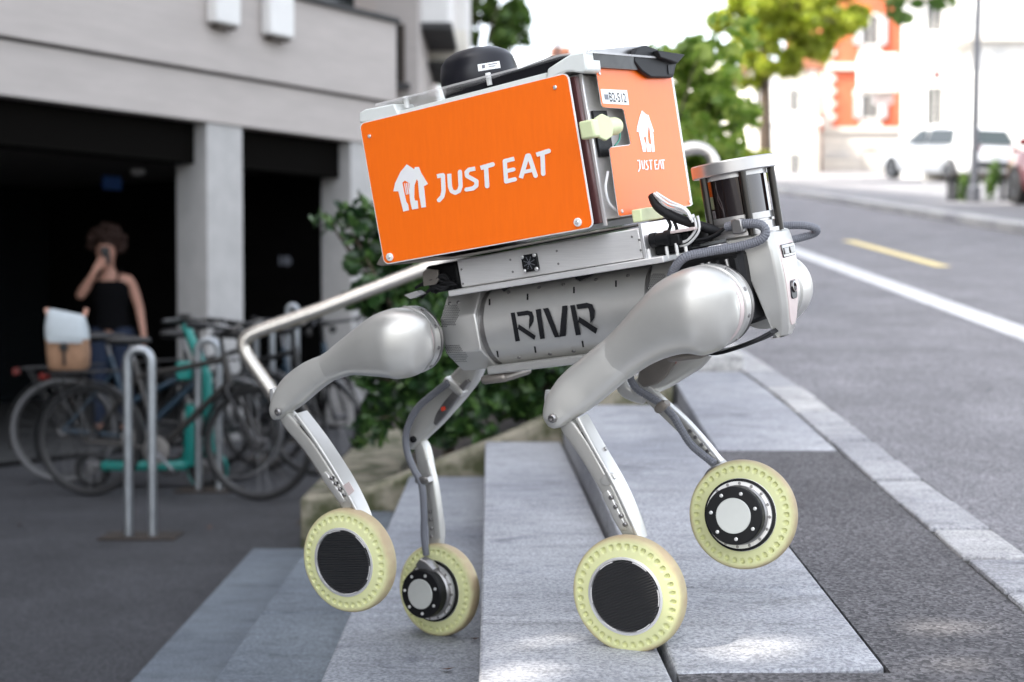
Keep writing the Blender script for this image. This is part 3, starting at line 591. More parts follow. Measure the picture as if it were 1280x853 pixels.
# ---------------------------------------------------------------- torso
TY, TZ, TR = .185, -.470, .0845
tor = rob('torso', G().lathe([(TR, -.347), (TR, .030)], (0, TY, TZ), (1, 0, 0), 72), 'silver_cast')
rob('cover_band', G().lathe([(TR - .003, -.362), (TR - .003, -.3475)], (0, TY, TZ), (1, 0, 0), 72), 'alu_dark', tor)
rob('cover_band', G().lathe([(TR - .004, .0305), (TR - .004, .042)], (0, TY, TZ), (1, 0, 0), 72), 'alu_dark', tor)
def octo(x, ap, sq=.62):
    r_ = ap; c = r_ * sq; return [Vector((x, TY + a, TZ + b)) for a, b in ((-r_, c * .72), (-c * .8, r_), (c * .8, r_), (r_, c * .72), (r_, -c * .72), (c * .6, -r_ * .98), (-c * .6, -r_ * .98), (-r_, -c * .72))]
ec = rob('end_cap', G().loft([octo(-.458, .077), octo(-.452, .084), octo(-.385, .0865), octo(-.3625, .0875)]), 'silver_cast', tor, bevel=.003, smooth=25)
ef = rob('end_cap', G().loft([octo(.0425, .0875), octo(.06, .0865), octo(.098, .084), octo(.104, .076)]), 'silver_cast', tor, bevel=.003, smooth=25)
rob('belly_rail', G().bx((-.375, .125, -.566), (.08, .245, -.548)), 'silver_cast', tor, bevel=.004)
rob('belly_bracket', G().bx((-.40, .13, -.586), (-.335, .25, -.5665)), 'bronze', tor, bevel=.008)
rob('belly_bracket', G().bx((.04, .13, -.586), (.12, .25, -.5665)), 'bronze', tor, bevel=.008)
def bvh_of(o): return BVHTree.FromPolygons([v.co + BASE[o.name] for v in o.data.vertices], [list(p.vertices) for p in o.data.polygons])
bvt = bvh_of(tor); bve = bvh_of(ec); bvf = bvh_of(ef)
def hit(bv, x, y):
    h = bv.ray_cast(CAM, ray(x, y).normalized()); return (h[0], h[1] if h[1].dot(ray(x, y)) < 0 else -h[1]) if h[0] is not None else (None, None)
for x, y, a in ((612, 378, 0), (659.5, 371.5, 0), (717.5, 363, 0), (770, 355, 0), (622, 442.5, 12), (669, 437, 12), (728.5, 430, 12)):
    g = G(); dx = math.tan(R(a)) * 3; patch(g, bvt, [(x - 1 - dx, y - 4), (x + 1.2 - dx, y - 4), (x + 1.2 + dx, y + 4), (x - 1 + dx, y + 4)], 1, 4); obj('vent_slot', g, 'black_rubber', tor)
for x, y in ((600, 372), (636, 366), (674, 360), (704, 356), (745, 350), (785, 345), (613, 451), (649, 447), (687.5, 442.5), (717, 439), (562, 379.5), (573, 378)):
    p, nn = hit(bvt if x > 595 else bve, x, y)
    if p: inst('bolt', BOLT, tor, frame(p, nn))
# word mark on the torso, laid on the curved shell
zr = lambda x, y: (540 + x / 4, 300 + y / 4)
g = G()
def stroke(a, b, wd, nu=8, nv=1):
    q = [zr(*p) for p in hull2((a, b), wd)]; patch(g, bvt, [q[0], q[1], q[2], q[3]], nu, nv, .0006 + .00003 * len(g.f) / 8)
def poly4(*q): patch(g, bvt, [zr(*p) for p in q], 6, 14, .0008 + .00003 * len(g.f) / 8)
poly4((394, 366), (415, 363), (441, 505), (418, 508))
poly4((424, 362), (480, 354), (488, 376), (430, 383)); poly4((478, 354), (504, 360), (492, 386), (482, 377)); poly4((502, 358), (511, 385), (490, 396), (488, 380)); poly4((511, 384), (510, 408), (487, 448), (488, 394))
poly4((436, 421), (521, 477), (514, 498), (431, 444)); poly4((521, 350), (547, 346), (567, 490), (543, 494))
poly4((558, 345), (585, 341), (640, 482), (616, 485)); poly4((655, 332), (682, 329), (672, 477), (640, 482))
poly4((695, 330), (718, 326), (748, 470), (722, 474)); poly4((726, 325), (780, 316), (785, 341), (732, 348)); poly4((778, 316), (808, 325), (794, 352), (783, 341)); poly4((806, 323), (820, 356), (793, 365), (788, 345)); poly4((820, 354), (818, 388), (797, 414), (793, 362))
poly4((742, 383), (833, 438), (823, 464), (735, 407))
obj('lettering', g, 'ink', tor, smooth=60)
# perforated grilles
def grille(bv, poly, pitch=2.5, rad=1.0):
    g = G(); n = len(poly)
    def inside(x, y):
        c = False
        for i in range(n):
            (x1, y1), (x2, y2) = poly[i], poly[i - 1]
            if (y1 > y) != (y2 > y) and x < (x2 - x1) * (y - y1) / (y2 - y1) + x1: c = not c
        return c
    xs = [p[0] for p in poly]; ys = [p[1] for p in poly]; j = 0; y = min(ys)
    while y < max(ys):
        x = min(xs) + (pitch / 2 if j % 2 else 0)
        while x < max(xs):
            if inside(x, y):
                p, nn = hit(bv, x, y)
                if p:
                    u = nn.orthogonal().normalized(); v = nn.cross(u); p = p + nn * .0005
                    g.add([p + (u * math.cos(t) + v * math.sin(t)) * rad * .0016 for t in [k * 1.0472 for k in range(6)]], [tuple(range(6))])
            x += pitch
        y += pitch * .866; j += 1
    obj('grille', g, 'black_rubber', tor, smooth=0, kind='stuff')
grille(bve, [(553, 381), (571, 380), (574.5, 390), (569, 407), (550, 409), (549, 402)]); grille(bve, [(555, 432), (573, 430), (584, 444), (583, 452.5), (565, 454), (558, 444)])
grille(bvf, [(805, 345), (831, 341), (833, 350), (826, 366), (806, 376), (801, 362)])
# cable tails between tray and torso
for pts in ([(628, 362), (634, 357), (642, 353), (648, 351)], [(629, 363), (637, 358), (646, 354)], [(722, 349), (732, 344), (742, 337), (754, 334)], [(724, 350), (736, 345), (746, 339), (756, 336)], [(720, 348), (730, 342), (744, 335)]):
    rtube('cable', [bl(x, y, .1) for x, y in pts], .0035, 'black_rubber', tray)
# ---------------------------------------------------------------- legs
def superring(c, n, yv, a, b, e=2.6, N=24):
    out = []
    for j in range(N):
        t = 2 * math.pi * j / N; ct, s_ = math.cos(t), math.sin(t)
        out.append(c + n * (a * abs(ct) ** (2 / e) * (1 if ct >= 0 else -1)) + yv * (b * abs(s_) ** (2 / e) * (1 if s_ >= 0 else -1)))
    return out
def limb(st, e=2.6, N=28, sub=4):
    """tapered limb: stations of (px, py, half width px, lateral centre, lateral half thickness)"""
    S = cr([(*bl(s[0], s[1], s[3]), s[2], s[4]) and (bl(s[0], s[1], s[3]).x, bl(s[0], s[1], s[3]).y, bl(s[0], s[1], s[3]).z, s[2] * pxm(bl(s[0], s[1], s[3])), s[4]) for s in st], sub) if False else None
    raw = []
    for s in st:
        c = bl(s[0], s[1], s[3]); raw.append((c.x, c.y, c.z, s[2] * pxm(c), s[4]))
    P = [np.array(p) for p in raw]; out = []
    for i in range(len(P) - 1):
        p1, p2 = P[i], P[i + 1]; p0 = P[i - 1] if i else p1; p3 = P[i + 2] if i + 2 < len(P) else p2
        for j in range(sub):
            t = j / sub; out.append(.5 * (2 * p1 + (p2 - p0) * t + (2 * p0 - 5 * p1 + 4 * p2 - p3) * t * t + (3 * p1 - p0 - 3 * p2 + p3) * t ** 3))
    out.append(P[-1]); rings = []
    for i, q in enumerate(out):
        a = out[max(i - 1, 0)]; b = out[min(i + 1, len(out) - 1)]; t = Vector((b[0] - a[0], 0, b[2] - a[2])).normalized(); nrm = Vector((-t.z, 0, t.x))
        rings.append(superring(Vector(q[:3]), nrm, Vector((0, 1, 0)), max(q[3], 1e-4), max(q[4], 1e-4), e, N))
    return G().loft(rings)
def flatback(p): return Vector((p.x, min(p.y, .002), p.z))
# wheel parts, axis = z (outer side +z), shared by all four wheels
def tyre_mesh():
    N = 432; ro, ri, hw = .1105, .0735, .0225; prf = []
    for k in range(15): prf.append((ri + (ro - .008 - ri) * k / 14, hw - .00035 * k, 1))
    for k in range(1, 10):
        a = math.pi * k / 10; prf.append((ro - .008 + .008 * math.sin(a) ** .7, (hw - .005) * math.cos(a), 0))
    for k in range(14, -1, -1): prf.append((ri + (ro - .008 - ri) * k / 14, -hw + .00035 * k, -1))
    rings = []
    for r0, h, s in prf:
        ring = []
        for j in range(N):
            a = 2 * math.pi * j / N; hh = h
            if s:
                da = (a / (2 * math.pi) * 36) % 1 - .5; dd = math.hypot(da * 2 * math.pi * .0925 / 36, r0 - .0925)
                if dd < .0056: hh = h - s * .0065 * min(1, (1 - dd / .0056) * 2.2)
            ring.append(Vector((r0 * math.cos(a), r0 * math.sin(a), hh)))
        rings.append(ring)
    return mesh_of(G().loft(rings, closed=True), 'tyre_lime', 40)
TYRE = tyre_mesh()
RIM = mesh_of(G().lathe([(.0737, -.022), (.0737, .0235), (.069, .0245), (.067, .021), (.067, -.02), (.070, -.0235)], (0, 0, 0), (0, 0, 1), 64, cap=False, closed=True), 'alu_bright')
COVER = mesh_of(G().lathe([(.0662, .018), (.0662, .0232), (.064, .0245), (.0001, .0255)], (0, 0, 0), (0, 0, 1), 64), 'ridged_black', 20)
CAPT = mesh_of(G().prism([(r_ * math.cos(a), r_ * math.sin(a), .0246) for r_, a in [(.0682, R(-13 + 4.33 * i)) for i in range(7)] + [(.0662, R(13 - 4.33 * i)) for i in range(7)]], (0, 0, .0012)), 'aluminium')
HUBM = mesh_of(G().lathe([(.0728, -.018), (.0725, -.029), (.0675, -.030)], (0, 0, 0), (0, 0, 1), 64, cap=False), 'black_plastic')
MOTR = mesh_of(G().lathe([(.058, -.012), (.0595, -.022), (.0595, -.044), (.056, -.047)], (0, 0, 0), (0, 0, 1), 64), 'alu_dark')
MOTB = mesh_of(G().lathe([(.054, -.046), (.0575, -.049), (.0575, -.071), (.055, -.0745), (.036, -.0755)], (0, 0, 0), (0, 0, 1), 64), 'black_plastic')
MOTD = mesh_of(G().lathe([(.0352, -.0752), (.0352, -.0775), (.034, -.0782), (.0001, -.0782)], (0, 0, 0), (0, 0, 1), 48), 'grey_disc')
GEAR = mesh_of(G().lathe([(.067, -.028), (.067, -.036), (.0598, -.0362), (.0598, -.028)], (0, 0, 0), (0, 0, 1), 64, cap=False, closed=True), 'alu_bright')
HUBPLATE = mesh_of(G().lathe([(.0668, .016), (.0668, -.013), (.05, -.0135)], (0, 0, 0), (0, 0, 1), 48), 'black_plastic')
def wheel(leg, c, axis_out, up, seedrot, outer):
    m = frame(c, axis_out, up); rot = m @ Matrix.Rotation(seedrot, 4, 'Z')
    inst('tyre', TYRE, leg, rot); inst('rim', RIM, leg, m); inst('wheel_cover', COVER, leg, rot); inst('hub_ring', HUBM, leg, m)
    inst('hub_plate', HUBPLATE, leg, m)
    for k in range(6): inst('cover_clip', CAPT, leg, rot @ Matrix.Rotation(R(60 * k + 10), 4, 'Z'))
    inst('motor_housing', MOTR, leg, m); inst('motor_cap', MOTB, leg, m); inst('motor_disc', MOTD, leg, m); inst('gear_ring', GEAR, leg, m)
    if not outer:
        for k in range(7):
            a = 2 * math.pi * k / 7 + .3; inst('screw', SCREW, leg, m @ Matrix.Translation((.046 * math.cos(a), .046 * math.sin(a), -.0752)) @ Matrix.Rotation(math.pi, 4, 'X') @ Matrix.Scale(.9, 4))
        for k in range(16):
            a = 2 * math.pi * k / 16; inst('bolt', BOLT, leg, m @ Matrix.Translation((.0633 * math.cos(a), .0633 * math.sin(a), -.0362)) @ Matrix.Rotation(math.pi, 4, 'X') @ Matrix.Scale(.75, 4))
UPW = Vector((0, 0, 1))
def rings_at(par, cpx, y0, prf, m='silver_leg', c=None, name='hip_ring'):
    p = c if c else bl(*cpx, y0); return rob(name, G().lathe(prf, (p.x, 0, p.z), (0, 1, 0), 56), m, par)
# --- near front leg
def axis(yaw, rz): return Vector((math.sin(R(yaw)), math.cos(R(yaw)), rz)).normalized()
lg = rob('leg', limb([(923, 389, 6, .0, .004), (919, 389, 28, .0, .015), (906, 388, 47, -.002, .040), (880, 388, 56, -.004, .060), (852, 394, 51, -.008, .058), (824, 409, 41, -.014, .048), (799, 427, 33, -.02, .038), (779, 443, 29.5, -.024, .033), (770, 450, 29, -.026, .031)]).tf(flatback), 'silver_leg', smooth=60)
rob('thigh', limb([(781, 440, 25, -.026, .026), (770, 449, 28, -.028, .0285), (745, 470, 28.5, -.036, .028), (722, 489, 28, -.044, .027), (706, 505, 24, -.05, .026), (699, 516, 20, -.054, .025), (695, 526, 14.5, -.056, .024), (693, 532, 6, -.056, .018)], 3.2), 'silver_leg', lg, smooth=60)
p = bl(691, 523, -.082)
rob('knee_bolt', G().lathe([(.0085, -.002), (.0085, .004), (.006, .0065), (.004, .0065), (.0035, .003)], p, (0, -1, 0), 20), 'alu_dark', lg)
rob('knee_pin', limb([(686, 488, 4, -.03, .006), (686, 500, 5.5, -.03, .006), (688, 520, 5.5, -.03, .006), (690, 528, 3, -.03, .006)], 3), 'alu_bright', lg, smooth=50)
rob('shin', limb([(706, 524, 8, -.045, .012), (715, 534, 11.5, -.046, .016), (734, 560, 11.5, -.054, .017), (758, 600, 10.5, -.064, .018), (768, 618, 11, -.067, .018), (777, 640, 11, -.070, .018), (788, 662, 9.5, -.072, .016), (796, 680, 7.5, -.072, .013), (799, 692, 6.5, -.07, .012)], 5), 'silver_leg', lg, smooth=45)
rob('shin_edge', limb([(727, 521, 3.4, -.05, .020), (746, 556, 3.4, -.058, .0215), (768, 594, 3.2, -.068, .0225), (783, 624, 3.4, -.072, .0225), (796, 654, 3, -.076, .021), (803, 673, 2.6, -.076, .018)], 6), 'silver_cast', lg, smooth=45)
rob('shin_groove', limb([(727, 540, .8, -.0668, .0006), (741, 563, .8, -.0742, .0006), (759, 592, .8, -.0822, .0006)], 4), 'black_rubber', lg)
rob('shin_groove', limb([(771, 617, .8, -.0868, .0006), (784, 640, .8, -.0898, .0006), (792, 660, .7, -.0898, .0006)], 4), 'black_rubber', lg)
rob('shin_clip', limb([(752, 603, 3, -.083, .004), (757, 601, 7, -.083, .005), (764, 597, 7, -.083, .005), (768, 595, 3, -.083, .004)], 5), 'silver_leg', lg, smooth=45)
rob('shin_block', limb([(761, 613, 4.5, -.0690, .0185), (763, 616, 6.8, -.0690, .0195), (771, 632, 6.8, -.0715, .0195), (782, 654, 6.2, -.0735, .0190), (784, 660, 4, -.0735, .018)], 7), 'silver_cast', lg, smooth=45)
for x, y in ((763.5, 622.5), (769, 634), (776, 645.5), (781, 656)):
    q = bl(x, y, -.0915); rob('shin_bolt', G().lathe([(.0045, .006), (.0045, -.001), (.003, -.0022)], q, (0, 1, 0), 12), 'alu_dark', lg)
p = bl(751, 561, -.04)
rob('limit_pin', G().lathe([(.004, 0), (.004, .02)], bl(748, 566, -.05), bl(757, 561, -.05) - bl(748, 566, -.05), 10), 'alu_dark', lg)
def hip(par, cpx, sc_, ly=1.0):
    q = bl(*cpx, 0); c = Vector((q.x, 0, q.z))
    for nm, m, y0, y1, r_ in (('hip_ring', 'silver_cast', .003, .012, .0795), ('hip_gap', 'black_rubber', .0115, .0165, .0755), ('hip_band', 'pink_face', .016, .036, .0785), ('hip_gap', 'black_rubber', .0355, .0405, .075), ('hip_ring', 'silver_cast', .040, .066, .081), ('hip_gap', 'black_rubber', .0655, .072, .077), ('hip_ring', 'alu_dark', .0715, .084, .080), ('hip_core', 'black_rubber', .0835, .12, .055)):
        r_ *= sc_; y0 *= ly; y1 *= ly; rob(nm, G().lathe([(r_ - .003, y0), (r_, y0 + .0015), (r_, y1 - .0015), (r_ - .003, y1)], c, (0, 1, 0), 64), m, par)
    for k in range(10):
        an = 2 * math.pi * k / 10 + .3; inst('bolt', BOLT, par, frame(B(c + Vector((.081 * sc_ * math.cos(an), .053 * ly, .081 * sc_ * math.sin(an)))), BM @ Vector((math.cos(an), 0, math.sin(an)))))
hip(lg, (872, 388), 1.0)
wc = atY(787, 742, 2.636); wheel(lg, wc, -axis(26, .05), UPW, .4, True); NFW = wc
# --- near rear leg
lr = rob('leg', limb([(541, 429, 6, .0, .004), (537, 429, 24, .0, .014), (525, 428, 38, -.002, .038), (502, 429, 44.5, -.004, .058), (482, 432, 41, -.008, .055), (458, 439, 32, -.013, .046), (438, 446, 24, -.018, .037), (422, 454, 19.5, -.022, .032), (412, 459, 18, -.024, .03)]).tf(flatback), 'silver_leg', smooth=60)
rob('thigh', limb([(423, 453, 14, -.024, .024), (411, 459, 17, -.026, .027), (391, 470, 19.5, -.032, .027), (372, 485, 20.5, -.04, .026), (360, 498, 18, -.046, .025), (353, 508, 14, -.05, .024), (349, 517, 10, -.052, .023), (347, 522, 4, -.052, .018)], 3.2), 'silver_leg', lr, smooth=60)
p = bl(348, 515, -.079); rob('knee_bolt', G().lathe([(.0085, -.002), (.0085, .004), (.006, .0065), (.004, .0065), (.0035, .003)], p, (0, -1, 0), 20), 'alu_dark', lr)
rob('knee_pin', limb([(341, 486, 3.5, -.03, .006), (342, 494, 5, -.03, .006), (344, 512, 5, -.03, .006), (346, 520, 3, -.03, .006)], 3), 'alu_bright', lr, smooth=50)
rob('shin', limb([(356, 515, 7, -.045, .012), (365, 527, 9.8, -.046, .016), (391, 557, 10.2, -.055, .017), (416, 594, 10, -.063, .018), (431, 617, 10, -.067, .018), (444, 637, 8.6, -.069, .016), (452, 650, 7, -.07, .013), (456, 660, 6, -.07, .012)], 5), 'silver_leg', lr, smooth=45)
rob('shin_edge', limb([(376, 517, 3, -.05, .020), (400, 549, 3.2, -.058, .0215), (425, 587, 3, -.066, .0225), (439, 611, 3, -.07, .0225), (452, 636, 2.6, -.074, .021), (458, 648, 2.2, -.074, .018)], 6), 'silver_cast', lr, smooth=45)
rob('shin_groove', limb([(375, 532, .7, -.0672, .0006), (398, 561, .7, -.0745, .0006), (414, 585, .7, -.0815, .0006)], 4), 'black_rubber', lr)
rob('shin_label', G().prism([bl(x, y, -.0935) for x, y in ((429, 607), (436, 602), (443, 614), (436, 620))], (0, .001, 0)), 'pink_face', lr)
rob('shin_block', limb([(410, 590, 4, -.0665, .0185), (413, 594, 6, -.0665, .0195), (422, 607, 6, -.0685, .0195), (432, 621, 5.4, -.0705, .019), (435, 626, 3.6, -.0705, .018)], 7), 'silver_cast', lr, smooth=45)
for x, y in ((414, 598), (419, 605), (424.5, 612), (430, 619)):
    q = bl(x, y, -.0893); rob('shin_bolt', G().lathe([(.0042, .006), (.0042, -.001), (.003, -.0022)], q, (0, 1, 0), 12), 'alu_dark', lr)
rob('limit_pin', G().lathe([(.004, 0), (.004, .018)], bl(398, 553, -.05), bl(408, 549, -.05) - bl(398, 553, -.05), 10), 'alu_dark', lr)
hip(lr, (499, 429), .90, .75)
wheel(lr, atY(437, 700, 2.985), -axis(28, .06), UPW, .1, True)
# --- far rear leg (inner side towards us)
lf = rob('leg', limb([(597, 452, 12, .34, .02), (588, 466, 15, .34, .022), (573, 484, 16.5, .345, .024), (556, 502, 17.5, .35, .024), (540, 520, 17, .352, .024), (528, 536, 13.5, .354, .023), (520, 549, 10, .355, .022), (516, 559, 5, .355, .016)], 3.2), 'silver_leg', smooth=60)
rob('thigh_channel', limb([(586, 476, 3, .314, .006), (566, 499, 6, .316, .006), (552, 518, 6, .322, .006), (545, 530, 3, .324, .006)], 4), 'alu_dark', lf, smooth=45)
rob('thigh_strap', limb([(560, 474, 5, .325, .02), (568, 480, 6, .325, .02), (577, 487, 6, .325, .02), (582, 492, 4, .325, .02)], 5), 'silver_cast', lf, smooth=45)
rob('thigh_mark', G().prism([bl(x, y, .312) for x, y in ((551, 510), (556, 507.5), (557, 512), (552, 515))], (0, .002, 0)), 'red_mark', lf)
q = bl(516.5, 549.5, .33); rob('knee_bolt', G().lathe([(.008, .004), (.008, -.003), (.005, -.0045)], q, (0, 1, 0), 18), 'black_rubber', lf)
rob('shin', limb([(524, 552, 7, .36, .012), (529, 562, 9, .36, .015), (535, 595, 9.5, .358, .016), (541, 630, 9, .355, .016), (546, 660, 9, .352, .016), (546, 685, 8.5, .35, .014), (550, 705, 8, .348, .012), (559, 725, 7, .346, .011), (565, 745, 6, .346, .01)], 5), 'silver_leg', lf, smooth=45)
rob('shin_edge', limb([(535, 574, 3, .344, .010), (541, 600, 5, .342, .012), (547, 640, 5.2, .338, .012), (550, 672, 4.6, .336, .010)], 5), 'silver_leg', lf, smooth=45)
for x, y in ((537, 640), (538, 650), (539, 661), (539, 671)):
    q = bl(x, y, .333); rob('shin_bolt', G().lathe([(.0042, .008), (.0042, -.001), (.003, -.0022)], q, (0, 1, 0), 12), 'alu_dark', lf)
rtube('cable', [bl(x, y, .305) for x, y in ((561, 478), (540, 494), (520, 513), (508, 540), (509, 565), (518, 588), (527, 606), (530, 640), (530, 668), (533, 694))], .0085, 'conduit', lf, 8, 12)
rob('cable_clamp', limb([(522, 601, 3, .31, .01), (526, 600, 5, .31, .012), (534, 600, 5, .31, .012), (538, 599, 3, .31, .01)], 5), 'alu_dark', lf, smooth=40)
rob('motor_bracket', limb([(526, 701, 6, .27, .014), (531, 706, 9, .27, .014), (538, 711, 9, .272, .014), (545, 714, 5, .274, .012)], 5), 'alu_dark', lf, smooth=40)
wheel(lf, atY(549, 737, 3.39), axis(33, -.03), UPW, .7, False)
# --- far front leg
lq = rob('leg', limb([(880, 432, 16, .34, .02), (866, 443, 20, .34, .022), (848, 455, 20, .34, .024), (828, 468, 19, .34, .024), (810, 480, 15, .34, .023), (798, 488, 10, .34, .022), (792, 493, 5, .34, .016)], 3.2), 'silver_leg', smooth=60)
rob('thigh_channel', limb([(842, 446, 8, .312, .006), (826, 454, 17, .312, .006), (812, 468, 16, .313, .006), (802, 480, 6, .314, .006)], 3), 'bronze', lq, smooth=45)
rob('thigh_mark', G().prism([bl(x, y, .312) for x, y in ((839, 454), (845, 451), (845, 454.5), (840, 457))], (0, .002, 0)), 'red_mark', lq)
rob('knee_fork', limb([(783, 462, 5, .33, .014), (778, 474, 8, .33, .014), (782, 486, 9, .332, .014), (794, 494, 8, .334, .014), (806, 500, 5, .335, .012)], 4), 'silver_cast', lq, smooth=45)
rob('shin', limb([(806, 487, 6, .34, .012), (815, 496, 8, .34, .014), (836, 515, 8.5, .335, .016), (858, 536, 9, .33, .016), (878, 558, 8.5, .325, .016), (896, 578, 8, .32, .014), (912, 592, 8, .318, .012), (928, 604, 6.5, .316, .011), (942, 616, 5.5, .316, .01)], 5), 'silver_leg', lq, smooth=45)
rob('shin_edge', limb([(812, 484, 2, .322, .008), (834, 504, 2.2, .318, .009), (858, 526, 2.4, .312, .010), (882, 552, 2.4, .306, .009), (902, 577, 2.2, .302, .008)], 5), 'alu_bright', lq, smooth=45)
for x, y in ((862, 539), (869, 547), (877, 556), (884, 564)):
    q = bl(x, y, .306); rob('shin_bolt', G().lathe([(.0042, .008), (.0042, -.001), (.003, -.0022)], q, (0, 1, 0), 12), 'alu_dark', lq)
rtube('cable', [bl(x, y, .285) for x, y in ((800, 444), (790, 455), (788, 472), (796, 486), (812, 496), (828, 507), (842, 521), (852, 538), (864, 556), (880, 570), (894, 580))], .0082, 'conduit', lq, 8, 10, .06, .0028)
rob('cable_clamp', limb([(822, 514, 3, .285, .011), (825, 511, 6, .285, .013), (831, 506, 6, .285, .013), (834, 503, 3, .285, .011)], 5), 'bronze', lq, smooth=40)
rob('motor_bracket', limb([(886, 600, 7, .245, .013), (894, 593, 10, .245, .014), (906, 590, 10, .247, .014), (914, 592, 6, .248, .012)], 5), 'alu_dark', lq, smooth=40)
wheel(lq, atY(929, 643, 2.87), axis(24, -.10), UPW, .2, False)
# far hips
for par, cpx in ((lf, (512, 429)), (lq, (885, 387))):
    q = bl(*cpx, 0); rob('hip_ring', G().lathe([(.05, .285), (.074, .288), (.074, .30), (.070, .302), (.070, .318), (.0745, .32), (.0745, .345), (.076, .36), (.070, .395), (.05, .425), (.02, .435)], (q.x + .0, 0, q.z), (0, 1, 0), 56), 'silver_cast', par)
# ---------------------------------------------------------------- head with lidar
hq = bl(885, 387, 0); HX, HZ = hq.x, hq.z
HS = [(-.357, .212, .284, .048, .054), (-.364, .206, .297, .058, .066), (-.398, .222, .303, .060, .067), (-.45, .243, .302, .053, .063), (-.50, .254, .298, .044, .057), (-.545, .262, .290, .035, .047), (-.566, .268, .281, .024, .032)]
HY = .192
def hslice(z, xb, xf, wf, wb): return [Vector((x, HY + y, z)) for x, y in ((xb, -wb), (xf - .026, -(wf + .25 * (wb - wf)) - .001), (xf - .010, -wf), (xf, -(wf - .013)), (xf, wf - .013), (xf - .010, wf), (xf - .026, wf + .25 * (wb - wf) + .001), (xb, wb))]
head = rob('head', G().loft([hslice(*h) for h in HS]), 'silver_leg', smooth=32, bevel=.004)
def fslice(z, xf, w): return [Vector((xf + d, HY + y, z)) for d, y in ((-.004, -w), (.0012, -w + .003), (.0022, -w * .4), (.0022, w * .4), (.0012, w - .003), (-.004, w))]
rob('face_plate', G().loft([fslice(z, x, w) for z, x, w in ((-.384, .3005, .030), (-.389, .3015, .042), (-.42, .3026, .0445), (-.45, .3022, .0385), (-.50, .2982, .0295), (-.535, .2925, .021), (-.546, .2900, .012))]), 'pink_face', head, smooth=40)
rob('headlight', G().prism([(.3012, .192 + a, b_) for a, b_ in ((-.037, -.390), (.037, -.390), (.034, -.416), (-.034, -.416))], (.005, 0, 0)), 'lidar_glass', head, bevel=.002)
for dy in (-.016, .016): rob('headlight_lens', G().prism([(.3062, .192 + dy + a, b_) for a, b_ in ((-.012, -.397), (.012, -.397), (.011, -.410), (-.011, -.410))], (.002, 0, 0)), 'alu_dark', head, bevel=.001)
rob('camera_window', G().prism([(.2995, .192 + a, -.475 + b_) for a, b_ in rr(-.016, .016, -.022, .022, .008)], (.004, 0, 0)), 'black_satin', head, bevel=.001)
rob('camera_lens', G().lathe([(.012, 0), (.011, .003), (.008, .0035), (.007, .001), (.0001, .0005)], (.3036, .192, -.474), (1, 0, 0), 24), 'lidar_glass', head)
rob('neck_block', G().bx((.108, .10, -.53), (.245, .28, -.385)), 'black_plastic', head, bevel=.01)
for k in range(5): rob('neck_strut', G().tube([(.16 + .018 * k, .098, -.40), (.175 + .016 * k, .095, -.47), (.15 + .02 * k, .10, -.53)], .0045, 8), 'alu_dark' if k % 2 else 'black_rubber', head)
rob('chin_plate', limb([(890, 440, 2.4, .14, .03), (910, 438, 2.6, .14, .04), (950, 424, 3, .15, .05), (972, 412, 2.6, .16, .04)], 4), 'black_plastic', head, smooth=40)
lc = (.222, .189)
lid = rob('lidar', G().lathe([(.060, -.243), (.060, -.322)], (lc[0], lc[1], 0), (0, 0, 1), 64), 'lidar_glass', smooth=40)
rob('top_plate', G().lathe([(.079, -.2405), (.081, -.2385), (.081, -.2175), (.079, -.2150), (.0001, -.2150)], (lc[0], lc[1], 0), (0, 0, 1), 64), 'alu_mid', lid)
rob('upper_collar', G().lathe([(.0645, -.249), (.0645, -.2406)], (lc[0], lc[1], 0), (0, 0, 1), 48), 'aluminium', lid)
rob('lower_collar', G().lathe([(.065, -.322), (.065, -.334), (.062, -.335), (.062, -.339), (.066, -.340), (.066, -.354), (.074, -.3545), (.074, -.362)], (lc[0], lc[1], 0), (0, 0, 1), 64), 'alu_mid', lid)
for a in (-124, -57, 5, 95): rob('post', G().lathe([(.0072, -.362), (.0072, -.2406)], (lc[0] + .0725 * math.cos(R(a)), lc[1] + .0725 * math.sin(R(a)), 0), (0, 0, 1), 14), 'post_black', lid)
rob('conduit_clamp', G().box(bl(923, 283, .105), (.022, .02, .028)), 'alu_dark', lid, bevel=.003)
rtube('conduit', [bl(*p) for p in ((838, 352, .055), (842, 338, .05), (856, 322, .05), (885, 315, .07), (925, 308, .09), (950, 300, .10), (957, 290, .105), (950, 281, .105), (930, 280, .105), (908, 284, .11))], .0088, 'conduit', lid, 10, 14, .05, .0022)
rtube('conduit', [bl(*p) for p in ((966, 284, .26), (985, 282, .28), (1006, 282, .29), (1020, 286, .30), (1018, 292, .31), (1002, 297, .30), (985, 301, .28))], .0078, 'conduit', lid, 10, 14, .05, .0022)
